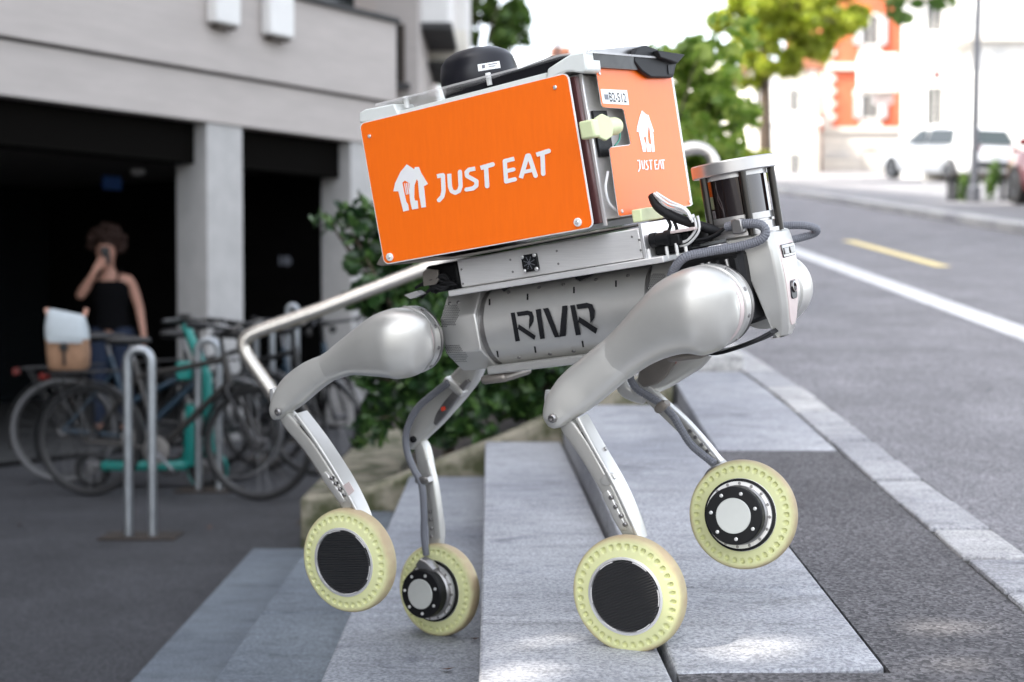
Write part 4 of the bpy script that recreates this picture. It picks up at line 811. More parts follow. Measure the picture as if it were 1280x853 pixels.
# wiring at the back of the neck
wr = rob('cable_sleeve', G().tube(cr([bl(*p) for p in ((815, 243, .09), (822, 258, .085), (840, 270, .085), (870, 281, .10), (900, 290, .12))], 6), [.006] + [.0095] * 22 + [.007] * 2, 10), 'black_rubber', smooth=60)
for k, pts in enumerate([[(817, 242), (835, 255), (855, 262), (864, 275)], [(820, 241), (838, 252), (858, 262), (866, 278)], [(818, 244), (832, 258), (850, 264), (868, 272)], [(866, 268), (870, 285), (860, 300), (848, 304)], [(872, 270), (874, 288), (862, 304), (850, 308)]]):
    rtube('wire', [bl(x, y, .075 + .004 * k) for x, y in pts], .0026, 'white_wire', wr)
for k, pts in enumerate([[(833, 272), (838, 282), (834, 292)], [(842, 276), (846, 288), (838, 296)], [(880, 284), (868, 292), (862, 306)], [(905, 286), (890, 296), (872, 300), (850, 300)], [(900, 292), (880, 302), (866, 302)], [(830, 318), (850, 308), (875, 306)]]):
    rtube('black_wire', [bl(x, y, .085 + .004 * k) for x, y in pts], .0034, 'black_rubber', wr)
rob('connector', G().lathe([(.014, 0), (.014, .012), (.012, .013), (.012, .03), (.015, .031), (.015, .04)], bl(814, 301, .07), (1, 0, 0), 24), 'black_plastic', wr)
rob('connector', G().box(bl(845, 300, .075), (.02, .015, .02)), 'black_plastic', wr, bevel=.002)
rob('circuit_block', G().bx((.075, .09, -.372), (.15, .28, -.335)), 'black_plastic', wr, bevel=.003)
rob('deck_plate', G().bx((.074, .075, -.335), (.17, .30, -.329)), 'pink_face', wr, bevel=.001)
for x, y in ((834, 316), (846, 312), (858, 316), (800, 322), (812, 319)):
    q = bl(x, y, .07); rob('standoff', G().lathe([(.0035, -.012), (.0035, .012)], q, (0, 0, 1), 8), 'alu_bright', wr)
# wiring under the back of the box
wb = rob('rear_module', G().bx((-.47, .10, -.375), (-.385, .30, -.315)), 'black_plastic', bevel=.008)
rob('module_plate', pxprism([(528, 341), (533, 336), (547, 338), (548, 350), (544, 356), (529, 358)], .08, .086), 'bronze', wb, bevel=.001)
for k in range(7):
    x0 = random.uniform(515, 545); rtube('cable', [bl(x0, 372 - k * 3, .1), bl(x0 + 14, 360 - k * 2, .085), bl(x0 + 26, 362 - k * 3, .085), bl(568, 350 + k * 2, .1)], .0035, 'black_rubber', wb)
rob('rear_clip', pxprism([(505, 369), (520, 364), (527, 368), (513, 374)], .07, .09), 'alu_bright', wb)
# ================================================================== left building
FD = Vector((.570, .8216, 0)); FN = Vector((.8216, -.570, 0)); F0 = Vector((-2.44, 11.5, 0))   # facade line, normal towards the steps
def fpt(s, d, z): return F0 + FD * s + FN * d + Vector((0, 0, z))
FAX = (FD, FN, Vector((0, 0, 1)))
def fbox(g, s0, s1, d0, d1, z0, z1): return g.box(fpt((s0 + s1) / 2, (d0 + d1) / 2, (z0 + z1) / 2), (s1 - s0, abs(d1 - d0), z1 - z0), FAX)
bd = thing('apartment_building', fpt(0, 0, 0), 'pale board marked concrete building with dark open ground floor behind the bikes', 'building')
S0, S1 = -17, 2.35
obj('fascia', fbox(G(), S0, S1, .0, -.35, 2.597, 2.975), 'concrete', bd, smooth=0)
obj('upper_wall', fbox(G(), S0, S1 - .03, .045, -.30, 3.0, 3.73), 'concrete', bd, smooth=0)
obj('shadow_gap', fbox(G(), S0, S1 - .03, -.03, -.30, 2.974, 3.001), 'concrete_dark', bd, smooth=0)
# window strip and floors above
for s in np.arange(-8.0, 2.0, 1.25):
    wn = obj('window', fbox(G(), s + .05, s + 1.17, -.12, -.14, 3.78, 5.35), 'window_dark', bd, smooth=0)
    g = G(); fbox(g, s, s + .055, -.02, -.14, 3.778, 5.4); fbox(g, s + .6, s + .64, -.05, -.13, 3.78, 5.35); obj('frame', g, 'frame_brown', wn, smooth=0)
obj('window_sill', fbox(G(), -8.0, S1 - .02, .085, -.13, 3.732, 3.776), 'concrete_dark', bd, smooth=0)
obj('yellow_blind', fbox(G(), 1.05, 1.3, -.10, -.118, 3.79, 4.5), 'line_yellow', bd, smooth=0)
obj('tall_block', fbox(G(), -16.8, S1, -.14, -9, 5.4, 20.0), 'concrete', bd, smooth=0)  # unseen upper storeys, height and extent set for the shadow on the road
obj('inner_block', fbox(G(), S0, -8.05, -.05, -6, 3.735, 5.4), 'concrete', bd, smooth=0)
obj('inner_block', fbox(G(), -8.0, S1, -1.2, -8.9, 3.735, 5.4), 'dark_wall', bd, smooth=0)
for sA, sB, d0, d1 in ((.0, .40, -.02, -.39), (-4.6, -4.2, -.02, -.39), (-9.2, -8.8, -.02, -.39)):
    obj('column', fbox(G(), sA, sB, d0, d1, 0, 2.596), 'concrete_col', bd, smooth=0, bevel=.012)
obj('column', fbox(G(), 1.75, 2.15, -.02, -.39, 0, 2.596), 'concrete_col', bd, smooth=0, bevel=.012)
for a, b in ((-4.2, -.005), (.405, 1.745), (-8.8, -4.605)): obj('black_beam', fbox(G(), a, b, -.16, -.40, 2.27, 2.595), 'black_beam', bd, smooth=0)
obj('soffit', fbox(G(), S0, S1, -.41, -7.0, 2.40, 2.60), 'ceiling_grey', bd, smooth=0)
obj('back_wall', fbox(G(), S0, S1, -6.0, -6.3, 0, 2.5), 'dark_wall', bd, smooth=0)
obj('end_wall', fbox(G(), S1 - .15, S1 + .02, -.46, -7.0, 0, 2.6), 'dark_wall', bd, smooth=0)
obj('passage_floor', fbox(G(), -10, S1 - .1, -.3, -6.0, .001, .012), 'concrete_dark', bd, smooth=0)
obj('drain_line', fbox(G(), -10, S1 + 2, -.05, -.16, .003, .016), 'black_beam', bd, smooth=0)
for s in np.arange(-9.5, 2, 1.3):
    d = obj('glass_door', fbox(G(), s, s + 1.2, -4.8, -4.83, .02, 2.38), 'window_dark', bd, smooth=0)
    g = G(); fbox(g, s - .09, s, -4.76, -4.86, 0, 2.4); obj('door_frame', g, 'frame_brown', d, smooth=0)
p = atY(140, 229, 13.6); obj('blue_sign', G().box(p, (.22, .02, .13), FAX), 'blue_sign', bd, smooth=0)
obj('ceiling_lamp', G().lathe([(.06, 0), (.07, -.03), (.04, -.05)], atY(172, 212, 12.6), (0, 0, 1), 16), 'white_paint', bd)
# pale printed mark on the dark wall (seen beside the column)
p = atY(350, 326, 13.0); g = G()
for k, (w_, h_) in enumerate(((.02, .09), (.02, .07), (.045, .09), (.02, .06))): g.box(p + FD * (.045 * k), (w_, .01, h_), FAX)
obj('door_mark', g, 'lamp_grey', bd, smooth=0)
# rain hoppers on the wall
for x0, x1, yb in ((262, 302, 34), (330, 369, 49)):
    def onf(x, y, dd):
        r = ray(x, y); t = (dd - (CAM - F0).dot(FN)) / r.dot(FN); return CAM + r * t
    a = onf(x0 + 8, yb, .16); b = onf(x1, yb, .16); r0 = (a - F0).dot(FD); r1 = (b - F0).dot(FD); h = b.z
    obj('vent_box', fbox(G(), r0, r1, .046, .16, h, h + .95), 'white_paint', bd, bevel=.02)
    obj('vent_outlet', fbox(G(), r0 + .04, r1 - .04, .06, .14, h - .03, h - .001), 'frame_brown', bd)
# recessed wing with balconies behind
wg = thing('balcony_wing', (-.9, 17, 0), 'set back wing with pale balconies and tall windows behind the concrete building', 'building')
def wbx(name, x0, x1, y0, y1, Y, dep, m, par=wg):
    a = atY(x0, y1, Y); b = atY(x1, y0, Y); return obj(name, G().bx((a.x, Y, a.z), (b.x, Y + dep, b.z)), m, par, smooth=0)
wbx('wall', 470, 522, -120, 560, 16.4, 3, 'concrete'); 
w1 = wbx('window', 489, 500, 30, 103, 16.36, .03, 'window_dark'); wbx('frame', 500, 506, 30, 106, 16.30, .07, 'frame_brown', w1); wbx('frame', 484, 489, 30, 106, 16.30, .07, 'white_paint', w1); wbx('sill', 484, 512, 104, 110, 16.2, .15, 'concrete_dark', w1)
wbx('balcony', 488, 560, -70, 28, 17.0, 1.6, 'white_paint'); wbx('balcony_floor', 500, 565, 28, 36, 16.9, 1.7, 'concrete_dark'); wbx('balcony', 520, 583, 38, 78, 18.5, 1.4, 'cream_wall'); wbx('balcony_floor', 512, 560, 76, 84, 18.4, 1.5, 'concrete_dark')
wbx('pier', 518, 537, 80, 520, 18.8, .4, 'cream_wall'); wbx('back_wall', 520, 583, -120, 40, 20.0, 2, 'white_paint')
obj('wing_shade_block', G().bx((-12, 20.5, 0), (-1.95, 38, 16)), 'concrete', wg, smooth=0)  # block added behind the wing to extend shade over the street
# ================================================================== cycle stands
def stand(x0, x1, ytop, ybot, name_label):
    Y = onz((x0 + x1) / 2, ybot, 0).y; a = atY(x0, ytop, Y); b = atY(x1, ytop, Y); wd = b.x - a.x; zt = a.z; r_ = wd / 2
    base = Vector(((a.x + b.x) / 2, Y, 0)); t = thing('cycle_stand', base, name_label, 'bike stand', 'hoop cycle stands on the plaza')
    pts = [(a.x, Y, 0), (a.x, Y, zt - r_)] + [(base.x - r_ * math.cos(math.pi * k / 10), Y, zt - r_ + r_ * math.sin(math.pi * k / 10)) for k in range(1, 10)] + [(b.x, Y, zt - r_), (b.x, Y, 0)]
    obj('hoop', G().tube(pts, .023, 12), 'galv', t, smooth=60)
    obj('base_patch', G().bx((a.x - .13, Y - .1, .002), (b.x + .13, Y + .12, .010)), 'soil', t, smooth=0)
stand(159, 189, 437, 672, 'rounded galvanised steel hoop stand in front of the grey bike rear wheel')
stand(247, 273, 425, 614, 'galvanised steel hoop stand behind the grey bike down tube and teal scooter')
stand(320, 340, 402, 575, 'galvanised steel hoop stand behind the spoked front wheel of the grey bike')
stand(360, 371, 382, 552, 'slim galvanised hoop stand by the dark doorway next to the column')
# ================================================================== bicycles
def wheel_g(par, c, ax_, r0, tyre, name='wheel'):
    wn = obj(name, G().lathe([(r0 - .046, -.007), (r0 - .034, -.010), (r0 - .03, 0), (r0 - .034, .010), (r0 - .046, .007)], c, ax_, 40, cap=False, closed=True), 'rim_dark', par, smooth=40)
    ring = []; u = Vector((0, 0, 1)); v = Vector(ax_).cross(u); obj('tyre', G().tube([Vector(c) + (u * math.cos(t) + v * math.sin(t)) * (r0 - .018) for t in [2 * math.pi * k / 40 for k in range(40)]], .018, 8, closed=True), tyre, wn, smooth=60)
    g = G(); A = Vector(ax_).normalized()
    for k in range(28):
        t = 2 * math.pi * k / 28; t2 = t + .35 * (1 if k % 2 else -1); s_ = .028 * (1 if k % 4 < 2 else -1)
        g.tube([Vector(c) + A * s_ + (u * math.cos(t2) + v * math.sin(t2)) * .025, Vector(c) + (u * math.cos(t) + v * math.sin(t)) * (r0 - .05)], .0013, 4)
    obj('spokes', g, 'chrome', wn, kind='stuff'); obj('hub', G().lathe([(.03, -.045), (.03, -.035), (.014, -.033), (.014, .033), (.03, .035), (.03, .045)], c, ax_, 16), 'chrome', wn); return wn
def bike(rear, front, label, fm, tyre='tyre_black', rack=True, steer=0, lady=False, group='bikes at the stands'):
    rear, front = Vector(rear), Vector(front); D = (front - rear); wb_ = D.length; D.normalize(); side = D.cross(Vector((0, 0, 1))).normalized(); r0 = rear.z
    t = thing('bicycle', Vector((rear.x + front.x, rear.y + front.y, 0)) / 2, label, 'bicycle', group)
    def q(a, z, s=0): return rear + D * (a * wb_) + Vector((0, 0, z - r0)) + side * s
    bb = q(.42, .29); st_ = q(.27, .82); ht = q(.80, .86); hb = q(.835, .70); tube = lambda name, pts, rad, m=fm, par=t, n=8: obj(name, G().tube(pts, rad, n), m, par, smooth=60)
    wheel_g(t, rear, side, r0, tyre); fs = (D * math.cos(steer) + side * math.sin(steer)); wheel_g(t, front, fs.cross(Vector((0, 0, 1))).normalized(), r0, tyre)
    fr = tube('frame', [hb, bb], .021)
    tube('top_tube', [q(.285, .72), ht - Vector((0, 0, .03))] if not lady else [q(.36, .50), hb + Vector((0, 0, .06))], .018, par=fr); tube('seat_tube', [bb, st_], .017, par=fr); tube('head_tube', [hb, ht], .023, par=fr)
    for s in (-.06, .06): tube('chain_stay', [bb, rear + side * s], .010, par=fr); tube('seat_stay', [q(.285, .70), rear + side * s], .008, par=fr); tube('fork_blade', [hb, hb - Vector((0, 0, .05)) + side * s, front + side * s], .012, 'bike_black')
    tube('stem', [ht, ht + Vector((0, 0, .12)) - D * .02, ht + Vector((0, 0, .15)) + D * .06], .014, 'bike_black')
    hc = ht + Vector((0, 0, .15)) + D * .06; hs_ = fs.cross(Vector((0, 0, 1))).normalized(); hb_ = obj('handlebar', G().tube([hc - hs_ * .30 - fs * .14 + Vector((0, 0, .03)), hc - hs_ * .22 - fs * .04 + Vector((0, 0, .02)), hc, hc + hs_ * .22 - fs * .04 + Vector((0, 0, .02)), hc + hs_ * .30 - fs * .14 + Vector((0, 0, .03))], .012, 8), 'bike_black', t, smooth=60)
    for s in (-1, 1): obj('grip', G().tube([hc + hs_ * s * .24 - fs * .065 + Vector((0, 0, .022)), hc + hs_ * s * .31 - fs * .155 + Vector((0, 0, .031))], .018, 8), 'black_rubber', hb_); obj('brake_lever', G().tube([hc + hs_ * s * .2 + fs * .02, hc + hs_ * s * .27 - fs * .03 - Vector((0, 0, .03))], .006, 6), 'chrome', hb_)
    tube('seat_post', [st_, st_ + Vector((0, 0, .1)) - D * .02], .013, 'chrome')
    sp = st_ + Vector((0, 0, .12)) - D * .03; rings = []
    for k, (dx, wd_, h_) in enumerate(((-.13, .03, .02), (-.12, .07, .03), (-.06, .075, .035), (0, .045, .03), (.07, .022, .025), (.13, .014, .02), (.14, .006, .01))):
        rings.append([sp + D * dx + side * (wd_ * math.cos(a)) + Vector((0, 0, h_ * math.sin(a))) for a in [2 * math.pi * j / 12 for j in range(12)]])
    obj('saddle', G().loft(rings), 'bike_black', t, smooth=60)
    cr_ = obj('chainring', G().lathe([(.085, -.003), (.085, .003), (.07, .004), (.03, .006)], bb + side * .05, side, 28), 'alu_dark', t)
    for s in (-1, 1):
        e = bb + side * s * .07 + D * .12 * s - Vector((0, 0, .12 * s)); tube('crank', [bb + side * s * .07, e], .009, 'chrome'); obj('pedal', G().box(e + side * s * .05, (.09, .09, .022), (D, side, Vector((0, 0, 1)))), 'bike_black', t, bevel=.004)
    for c, a0, a1 in ((rear, -20, 200), (front, 20, 175)):
        obj('mudguard', G().loft([[c + (D * math.cos(R(a0 + (a1 - a0) * k / 18)) + Vector((0, 0, math.sin(R(a0 + (a1 - a0) * k / 18))))) * (r0 + .02 - .006 * (abs(s) > .02)) + side * s for s in (-.026, -.012, .012, .026)] + [c + (D * math.cos(R(a0 + (a1 - a0) * k / 18)) + Vector((0, 0, math.sin(R(a0 + (a1 - a0) * k / 18))))) * (r0 + .017 - .006 * (abs(s) > .02)) + side * s for s in (.026, .012, -.012, -.026)] for k in range(19)]), 'bike_black', t, smooth=50)
    if rack:
        rk = tube('rack', [q(-.24, .74, -.05), q(.20, .76, -.05), q(.24, .76, 0), q(.20, .76, .05), q(-.24, .74, .05)], .006, 'bike_black')
        for s in (-.06, .06):
            tube('rack_strut', [q(-.2, .74, s * .8), rear + side * s], .005, 'bike_black', rk); tube('rack_strut', [q(.0, .75, s * .8), rear + side * s], .005, 'bike_black', rk)
        for s in (-.02, .02): tube('rack_rail', [q(-.22, .745, s), q(.2, .765, s)], .004, 'bike_black', rk)
        obj('rear_light', G().box(q(-.27, .72), (.03, .08, .04), (D, side, Vector((0, 0, 1)))), 'tail_red', rk, bevel=.004)
    lp_ = obj('front_light', G().lathe([(.012, -.03), (.03, 0), (.03, .01), (.001, .012)], hc + fs * .05 - Vector((0, 0, .05)), fs, 14), 'bike_black', t); return t
ra = atY(112, 551, 8.55); fa = atY(323, 545, 8.35)
bike((ra.x, ra.y, .34), (fa.x, fa.y, .34), 'grey framed city bike with rear rack, parked foremost against the hoop stands', 'bike_grey')
ra = atY(80, 540, 9.15); fa = atY(293, 530, 9.25)
bike((ra.x, ra.y, .34), (fa.x, fa.y, .34), 'blue framed bike with pale tyres just behind the grey bike', 'bike_blue', 'tyre_white', True, .3, True)
ra = atY(268, 520, 9.9); fa = atY(395, 512, 9.5)
bike((ra.x, ra.y, .34), (fa.x, fa.y, .34), 'dark blue bike half hidden behind the steel handrail bend', 'bike_black', steer=-.3)
ra = atY(330, 510, 10.7); fa = atY(425, 508, 10.2)
bike((ra.x, ra.y, .33), (fa.x, fa.y, .33), 'black bike farthest back beside the hedge and dark doorway', 'bike_blue', rack=False, steer=.4, lady=True)
ra = atY(195, 528, 9.9); fa = atY(330, 520, 9.8)
bike((ra.x, ra.y, .34), (fa.x, fa.y, .34), 'black bike parked between the teal scooter and the column', 'bike_black', steer=.2)
# teal scooter
sb = atY(182, 588, 9.0); sf = atY(262, 575, 8.9)
sco = thing('electric_scooter', (sb.x + .2, sb.y, 0), 'teal green electric scooter standing between the parked bikes', 'scooter')
x0, x1, Yc = atY(120, 585, 8.95).x, atY(247, 585, 8.95).x, 8.95
obj('deck', G().bx((x0 + .05, Yc - .09, .11), (x1 - .05, Yc + .09, .17)), 'teal', sco, bevel=.02); obj('deck_mat', G().bx((x0 + .09, Yc - .07, .1705), (x1 - .12, Yc + .07, .176)), 'black_rubber', sco)
for x in (x0 - .02, x1 + .06): wheel_g(sco, Vector((x, Yc, .115)), Vector((0, 1, 0)), .115, 'tyre_black')
p0 = Vector((x1 + .02, Yc, .16)); p1 = atY(258, 470, Yc); p2 = atY(231, 405, Yc)
obj('neck', G().tube([p0 - Vector((.07, 0, .02)), Vector((atY(240, 545, Yc).x, Yc, .25)), Vector((atY(241, 500, Yc).x, Yc, .52))], [.05, .052, .045], 12), 'teal', sco, smooth=60)
obj('stem', G().tube([Vector((atY(262, 560, Yc).x, Yc, .2)), p1, p2], [.036, .034, .028], 12), 'teal', sco, smooth=60)
obj('handlebar', G().tube([p2 + Vector((-.08, -.24, .02)), p2 + Vector((0, 0, .03)), p2 + Vector((.06, .24, .02))], .014, 8), 'bike_black', sco, smooth=60); obj('display', G().box(p2 + Vector((0, 0, .05)), (.06, .09, .03)), 'bike_black', sco, bevel=.006)
obj('front_fender', G().lathe([(.125, -.03), (.135, 0), (.125, .03)], Vector((x1 + .06, Yc, .115)), (0, 1, 0), 24, cap=False), 'teal', sco)
obj('battery_box', G().bx((atY(222, 470, Yc).x, Yc - .05, atY(222, 475, Yc).z), (atY(240, 470, Yc).x, Yc + .05, atY(222, 452, Yc).z)), 'teal', sco, bevel=.015)
# bag on the rear carrier
bp_ = atY(86, 462, 8.75); bg_ = thing('roll_top_bag', bp_, 'white and tan roll top bag standing on the rear rack of the bike', 'bag')
rings = []
for k, (h_, wx, wy, dx) in enumerate(((0, .105, .07, .0), (.02, .12, .08, 0), (.1, .125, .085, 0), (.17, .125, .08, -.005), (.185, .128, .08, -.006))): rings.append(superring(bp_ + Vector((dx, 0, h_)), Vector((1, 0, 0)), Vector((0, 1, 0)), wx, wy, 4, 20))
obj('lower_bag', G().loft(rings), 'bag_tan', bg_, smooth=40); rings = []
for k, (h_, wx, wy, dx) in enumerate(((.186, .128, .078, -.006), (.25, .13, .07, -.01), (.31, .12, .05, -.012), (.345, .115, .03, -.01), (.355, .10, .012, -.008))): rings.append(superring(bp_ + Vector((dx, 0, h_ + .0)), Vector((1, 0, -.05 * k)).normalized(), Vector((0, 1, 0)), wx, wy, 3.5, 20))
obj('roll_top', G().loft(rings), 'bag_white', bg_, smooth=40)
obj('flap', G().prism([bp_ + Vector((x, -.087, z)) for x, z in ((-.1, .17), (.11, .165), (.11, .20), (.03, .212), (-.09, .205))], (0, -.006, 0)), 'bag_white', bg_)
obj('buckle_strap', G().tube([bp_ + Vector((.0, -.088, .03)), bp_ + Vector((.0, -.092, .1)), bp_ + Vector((.0, -.092, .17))], .010, 6), 'bike_black', bg_); obj('buckle', G().box(bp_ + Vector((0, -.095, .14)), (.05, .012, .04)), 'bike_black', bg_, bevel=.004)
for s in (-1, 1): obj('corner_tab', G().tube([bp_ + Vector((s * .11 - .01, 0, .33)), bp_ + Vector((s * .125 - .012, 0, .375))], .014, 8), 'skin', bg_)
# ================================================================== person with a phone
PB = atY(141, 547, 12.0); PB.z = .012
per = thing('person', PB, 'person in black tank top and jeans raising a phone to the face behind the bikes', 'person')
V = {}; E_ = []; RAD = []
def jv(n, x, y, z, r_): V[n] = len(V); RAD.append((Vector((x, y, z)), r_))
for a in (('pel', 0, 0, .93, .125), ('wai', 0, 0, 1.06, .108), ('che', .0, -.01, 1.24, .122), ('nkb', -.01, -.01, 1.37, .06), ('nk', -.02, -.02, 1.43, .047), ('hd', -.03, -.04, 1.49, .078), ('hd2', -.03, -.045, 1.565, .092), ('hd3', -.03, -.03, 1.63, .07),
          ('shL', .155, .0, 1.335, .052), ('elL', .225, .04, 1.08, .04), ('wrL', .275, -.02, .85, .026), ('haL', .285, -.05, .79, .03), ('shR', -.165, .0, 1.335, .052), ('elR', -.215, -.19, 1.17, .042), ('wrR', -.07, -.28, 1.37, .026), ('haR', -.03, -.275, 1.43, .03),
          ('hiL', .09, 0, .86, .095), ('knL', .11, -.03, .48, .062), ('anL', .11, .03, .09, .04), ('toL', .12, -.11, .04, .035), ('hiR', -.09, 0, .86, .095), ('knR', -.10, -.02, .48, .062), ('anR', -.11, .03, .09, .04), ('toR', -.12, -.11, .04, .035)): jv(*a)
ED = [('pel', 'wai'), ('wai', 'che'), ('che', 'nkb'), ('nkb', 'nk'), ('nk', 'hd'), ('hd', 'hd2'), ('hd2', 'hd3'), ('che', 'shL'), ('shL', 'elL'), ('elL', 'wrL'), ('wrL', 'haL'), ('che', 'shR'), ('shR', 'elR'), ('elR', 'wrR'), ('wrR', 'haR'), ('pel', 'hiL'), ('hiL', 'knL'), ('knL', 'anL'), ('anL', 'toL'), ('pel', 'hiR'), ('hiR', 'knR'), ('knR', 'anR'), ('anR', 'toR')]
for hnd, base_, out, dn in (('haL', Vector((.285, -.05, .79)), Vector((.0, -1, 0)), Vector((.05, -.2, -1))), ('haR', Vector((-.03, -.275, 1.43)), Vector((1, 0, 0)), Vector((.5, -.1, .85)))):
    dn.normalize(); sd_ = dn.cross(out).normalized()
    for k in range(4):
        o_ = out * ((k - 1.5) * .019); L = (.034, .04, .038, .03)[k]; a = f'{hnd}f{k}'
        for j, (t, c) in enumerate(((.018, 0), (.018 + L, .006), (.018 + L * 1.7, .02))): q = base_ + dn * t + o_ + sd_ * c; jv(a + str(j), *q, .0088 - .0006 * j); ED.append((hnd if j == 0 else a + str(j - 1), a + str(j)))
    a = f'{hnd}t'
    for j, (t, c) in enumerate(((-.01, .03), (.012, .048), (.035, .054))): q = base_ + dn * t + out * c; jv(a + str(j), *q, .0095); ED.append((hnd if j == 0 else a + str(j - 1), a + str(j)))
me = bpy.data.meshes.new('body'); me.from_pydata([tuple(p) for p, _ in RAD], [(V[a], V[b]) for a, b in ED], []); tmp = bpy.data.objects.new('body_tmp', me); COL.objects.link(tmp)
tmp.modifiers.new('skin', 'SKIN'); tmp.modifiers.new('sub', 'SUBSURF').levels = 2
for i, sv in enumerate(me.skin_vertices[0].data): sv.radius = (RAD[i][1],) * 2; sv.use_root = (i == 0)
bpy.context.view_layer.update(); dg = bpy.context.evaluated_depsgraph_get(); bme = bpy.data.meshes.new_from_object(tmp.evaluated_get(dg)); bpy.data.objects.remove(tmp)
bme.materials.clear(); bme.materials.append(MATS['skin']); bme.polygons.foreach_set('use_smooth', [True] * len(bme.polygons)); obj('body', bme, 'skin', per, base=PB)
W0 = lambda x, y, z: PB + Vector((x, y, z))
def ell(zs): return [superring(W0(cx, cy, z), Vector((1, 0, 0)), Vector((0, 1, 0)), a, b, 2.2, 28) for z, cx, cy, a, b in zs]
obj('tank_top', G().loft(ell([(.90, 0, 0, .155, .122), (.98, 0, 0, .148, .12), (1.06, 0, 0, .135, .116), (1.16, 0, -.008, .148, .13), (1.25, 0, -.01, .16, .138), (1.31, 0, -.01, .135, .11)])), 'black_cloth', per, smooth=60)
for s in (-1, 1):
    obj('strap', G().tube(cr([W0(s * .075, -.125, 1.27), W0(s * .085, -.085, 1.36), W0(s * .09, -.01, 1.40), W0(s * .085, .08, 1.34), W0(s * .075, .115, 1.28)], 5), .011, 6), 'black_cloth', per)
    obj('trouser_leg', G().loft([superring(W0(s * x, y, z), Vector((1, 0, 0)), Vector((0, 1, 0)), a, a * 1.05, 2.2, 20) for z, x, y, a in ((.92, .075, 0, .098), (.84, .092, 0, .108), (.65, .10, -.012, .09), (.48, .108, -.028, .076), (.28, .11, 0, .066), (.11, .112, .026, .062))]), 'denim', per, smooth=60)
    obj('shoe', G().loft([superring(W0(s * .115, y, z), Vector((1, 0, 0)), Vector((0, 0, 1)), a, b, 2.6, 16) for y, z, a, b in ((.085, .045, .02, .03), (.06, .05, .042, .05), (0, .05, .044, .05), (-.08, .04, .048, .038), (-.14, .032, .04, .028), (-.165, .03, .015, .015))]), 'black_cloth', per, smooth=60)
hr_ = random.Random(4); g = G()
for k in range(150):
    a = hr_.uniform(0, 6.283); e = hr_.uniform(-.35, 1.5); rr_ = .105 + hr_.uniform(0, .055); q = W0(-.03 + rr_ * math.cos(e) * math.cos(a), -.02 + rr_ * math.cos(e) * math.sin(a), 1.615 + rr_ * 1.05 * math.sin(e))
    if q.y - PB.y < -.07 and q.z - PB.z < 1.655: continue
    g.ball(q, hr_.uniform(.018, .034), 7, 5)
g.ball(W0(-.03, .0, 1.625), (.105, .10, .095), 16, 10); obj('hair', g, 'hair', per, smooth=60)
for s in (-1, 1): obj('eye', G().ball(W0(-.03 + s * .03, -.121, 1.57), .011, 10, 6), 'ink', per)
obj('nose', G().loft([superring(W0(-.03, -.122 - d, z), Vector((1, 0, 0)), Vector((0, 1, 0)), a, a, 2, 10) for z, d, a in ((1.575, .0, .006), (1.55, .012, .010), (1.535, .018, .014), (1.528, .008, .008))]), 'skin', per, smooth=60)
obj('mouth', G().tube([W0(-.055, -.112, 1.498), W0(-.03, -.122, 1.496), W0(-.005, -.112, 1.498)], .006, 6), mat('lip', (.25, .07, .06), .5), per)
ph = obj('phone', G().box(W0(.03, -.262, 1.515), (.075, .009, .15), (Vector((1, 0, .1)).normalized(), Vector((0, 1, 0)), Vector((-.1, 0, 1)).normalized())), 'black_satin', base=W0(.03, -.262, 1.44), bevel=.006, label='black phone held up in front of the face of the person', cat='phone')
obj('phone_lens', G().lathe([(.012, 0), (.012, .004), (.007, .005)], W0(.012, -.2665, 1.565), (0, -1, 0), 14), 'chrome', ph)
# ================================================================== hedge, shrubs, trees
def cloud(n, centres, radii, seed, hollow=.45):
    r = np.random.default_rng(seed); C_ = np.array(centres, float); Rd = np.array(radii, float); vol = Rd.prod(1); k = r.choice(len(C_), n, p=vol / vol.sum())
    d = r.normal(size=(n, 3)); d /= np.linalg.norm(d, axis=1)[:, None]; rad = (hollow ** 3 + (1 - hollow ** 3) * r.uniform(0, 1, n)) ** (1 / 3)
    return C_[k] + d * rad[:, None] * Rd[k], d
def leafobj(name, pts, d, size, m, par, seed, base):
    me = leaves(pts - np.array(base), size, d, seed=seed); me.materials.append(MATS[m]); o = bpy.data.objects.new(name, me); COL.objects.link(o); o.parent = par; o['kind'] = 'stuff'; return o
def branches(par, base, tips, r0, seed, m='bark', trunk_h=None, name='trunk'):
    r = random.Random(seed); base = Vector(base); th = trunk_h or 1.0; topp = base + Vector((r.uniform(-.1, .1), r.uniform(-.1, .1), th))
    tk = obj(name, G().tube(cr([base - Vector((0, 0, .15)), base + Vector((r.uniform(-.05, .05), 0, th * .5)), topp], 4), [r0 * (1.25 - .6 * i / 8) for i in range(9)], 10), m, par, smooth=60)
    for tp in tips:
        tp = Vector(tp); mid = topp.lerp(tp, .5) + Vector((r.uniform(-.15, .15), r.uniform(-.15, .15), r.uniform(0, .2))) * (tp - topp).length * .4
        ps = cr([topp - Vector((0, 0, th * .15)), mid, tp], 5); obj('limb', G().tube(ps, [r0 * .55 * (1 - .88 * i / (len(ps) - 1)) for i in range(len(ps))], 6), m, par, smooth=60)
    return tk
hb0 = Vector((-.1, 7.15, .3)); hd = thing('hedge', hb0, 'dark green leafy hedge growing behind the mossy wall under the handrail', 'hedge')
cs, rs = [], []; hrn = random.Random(11)
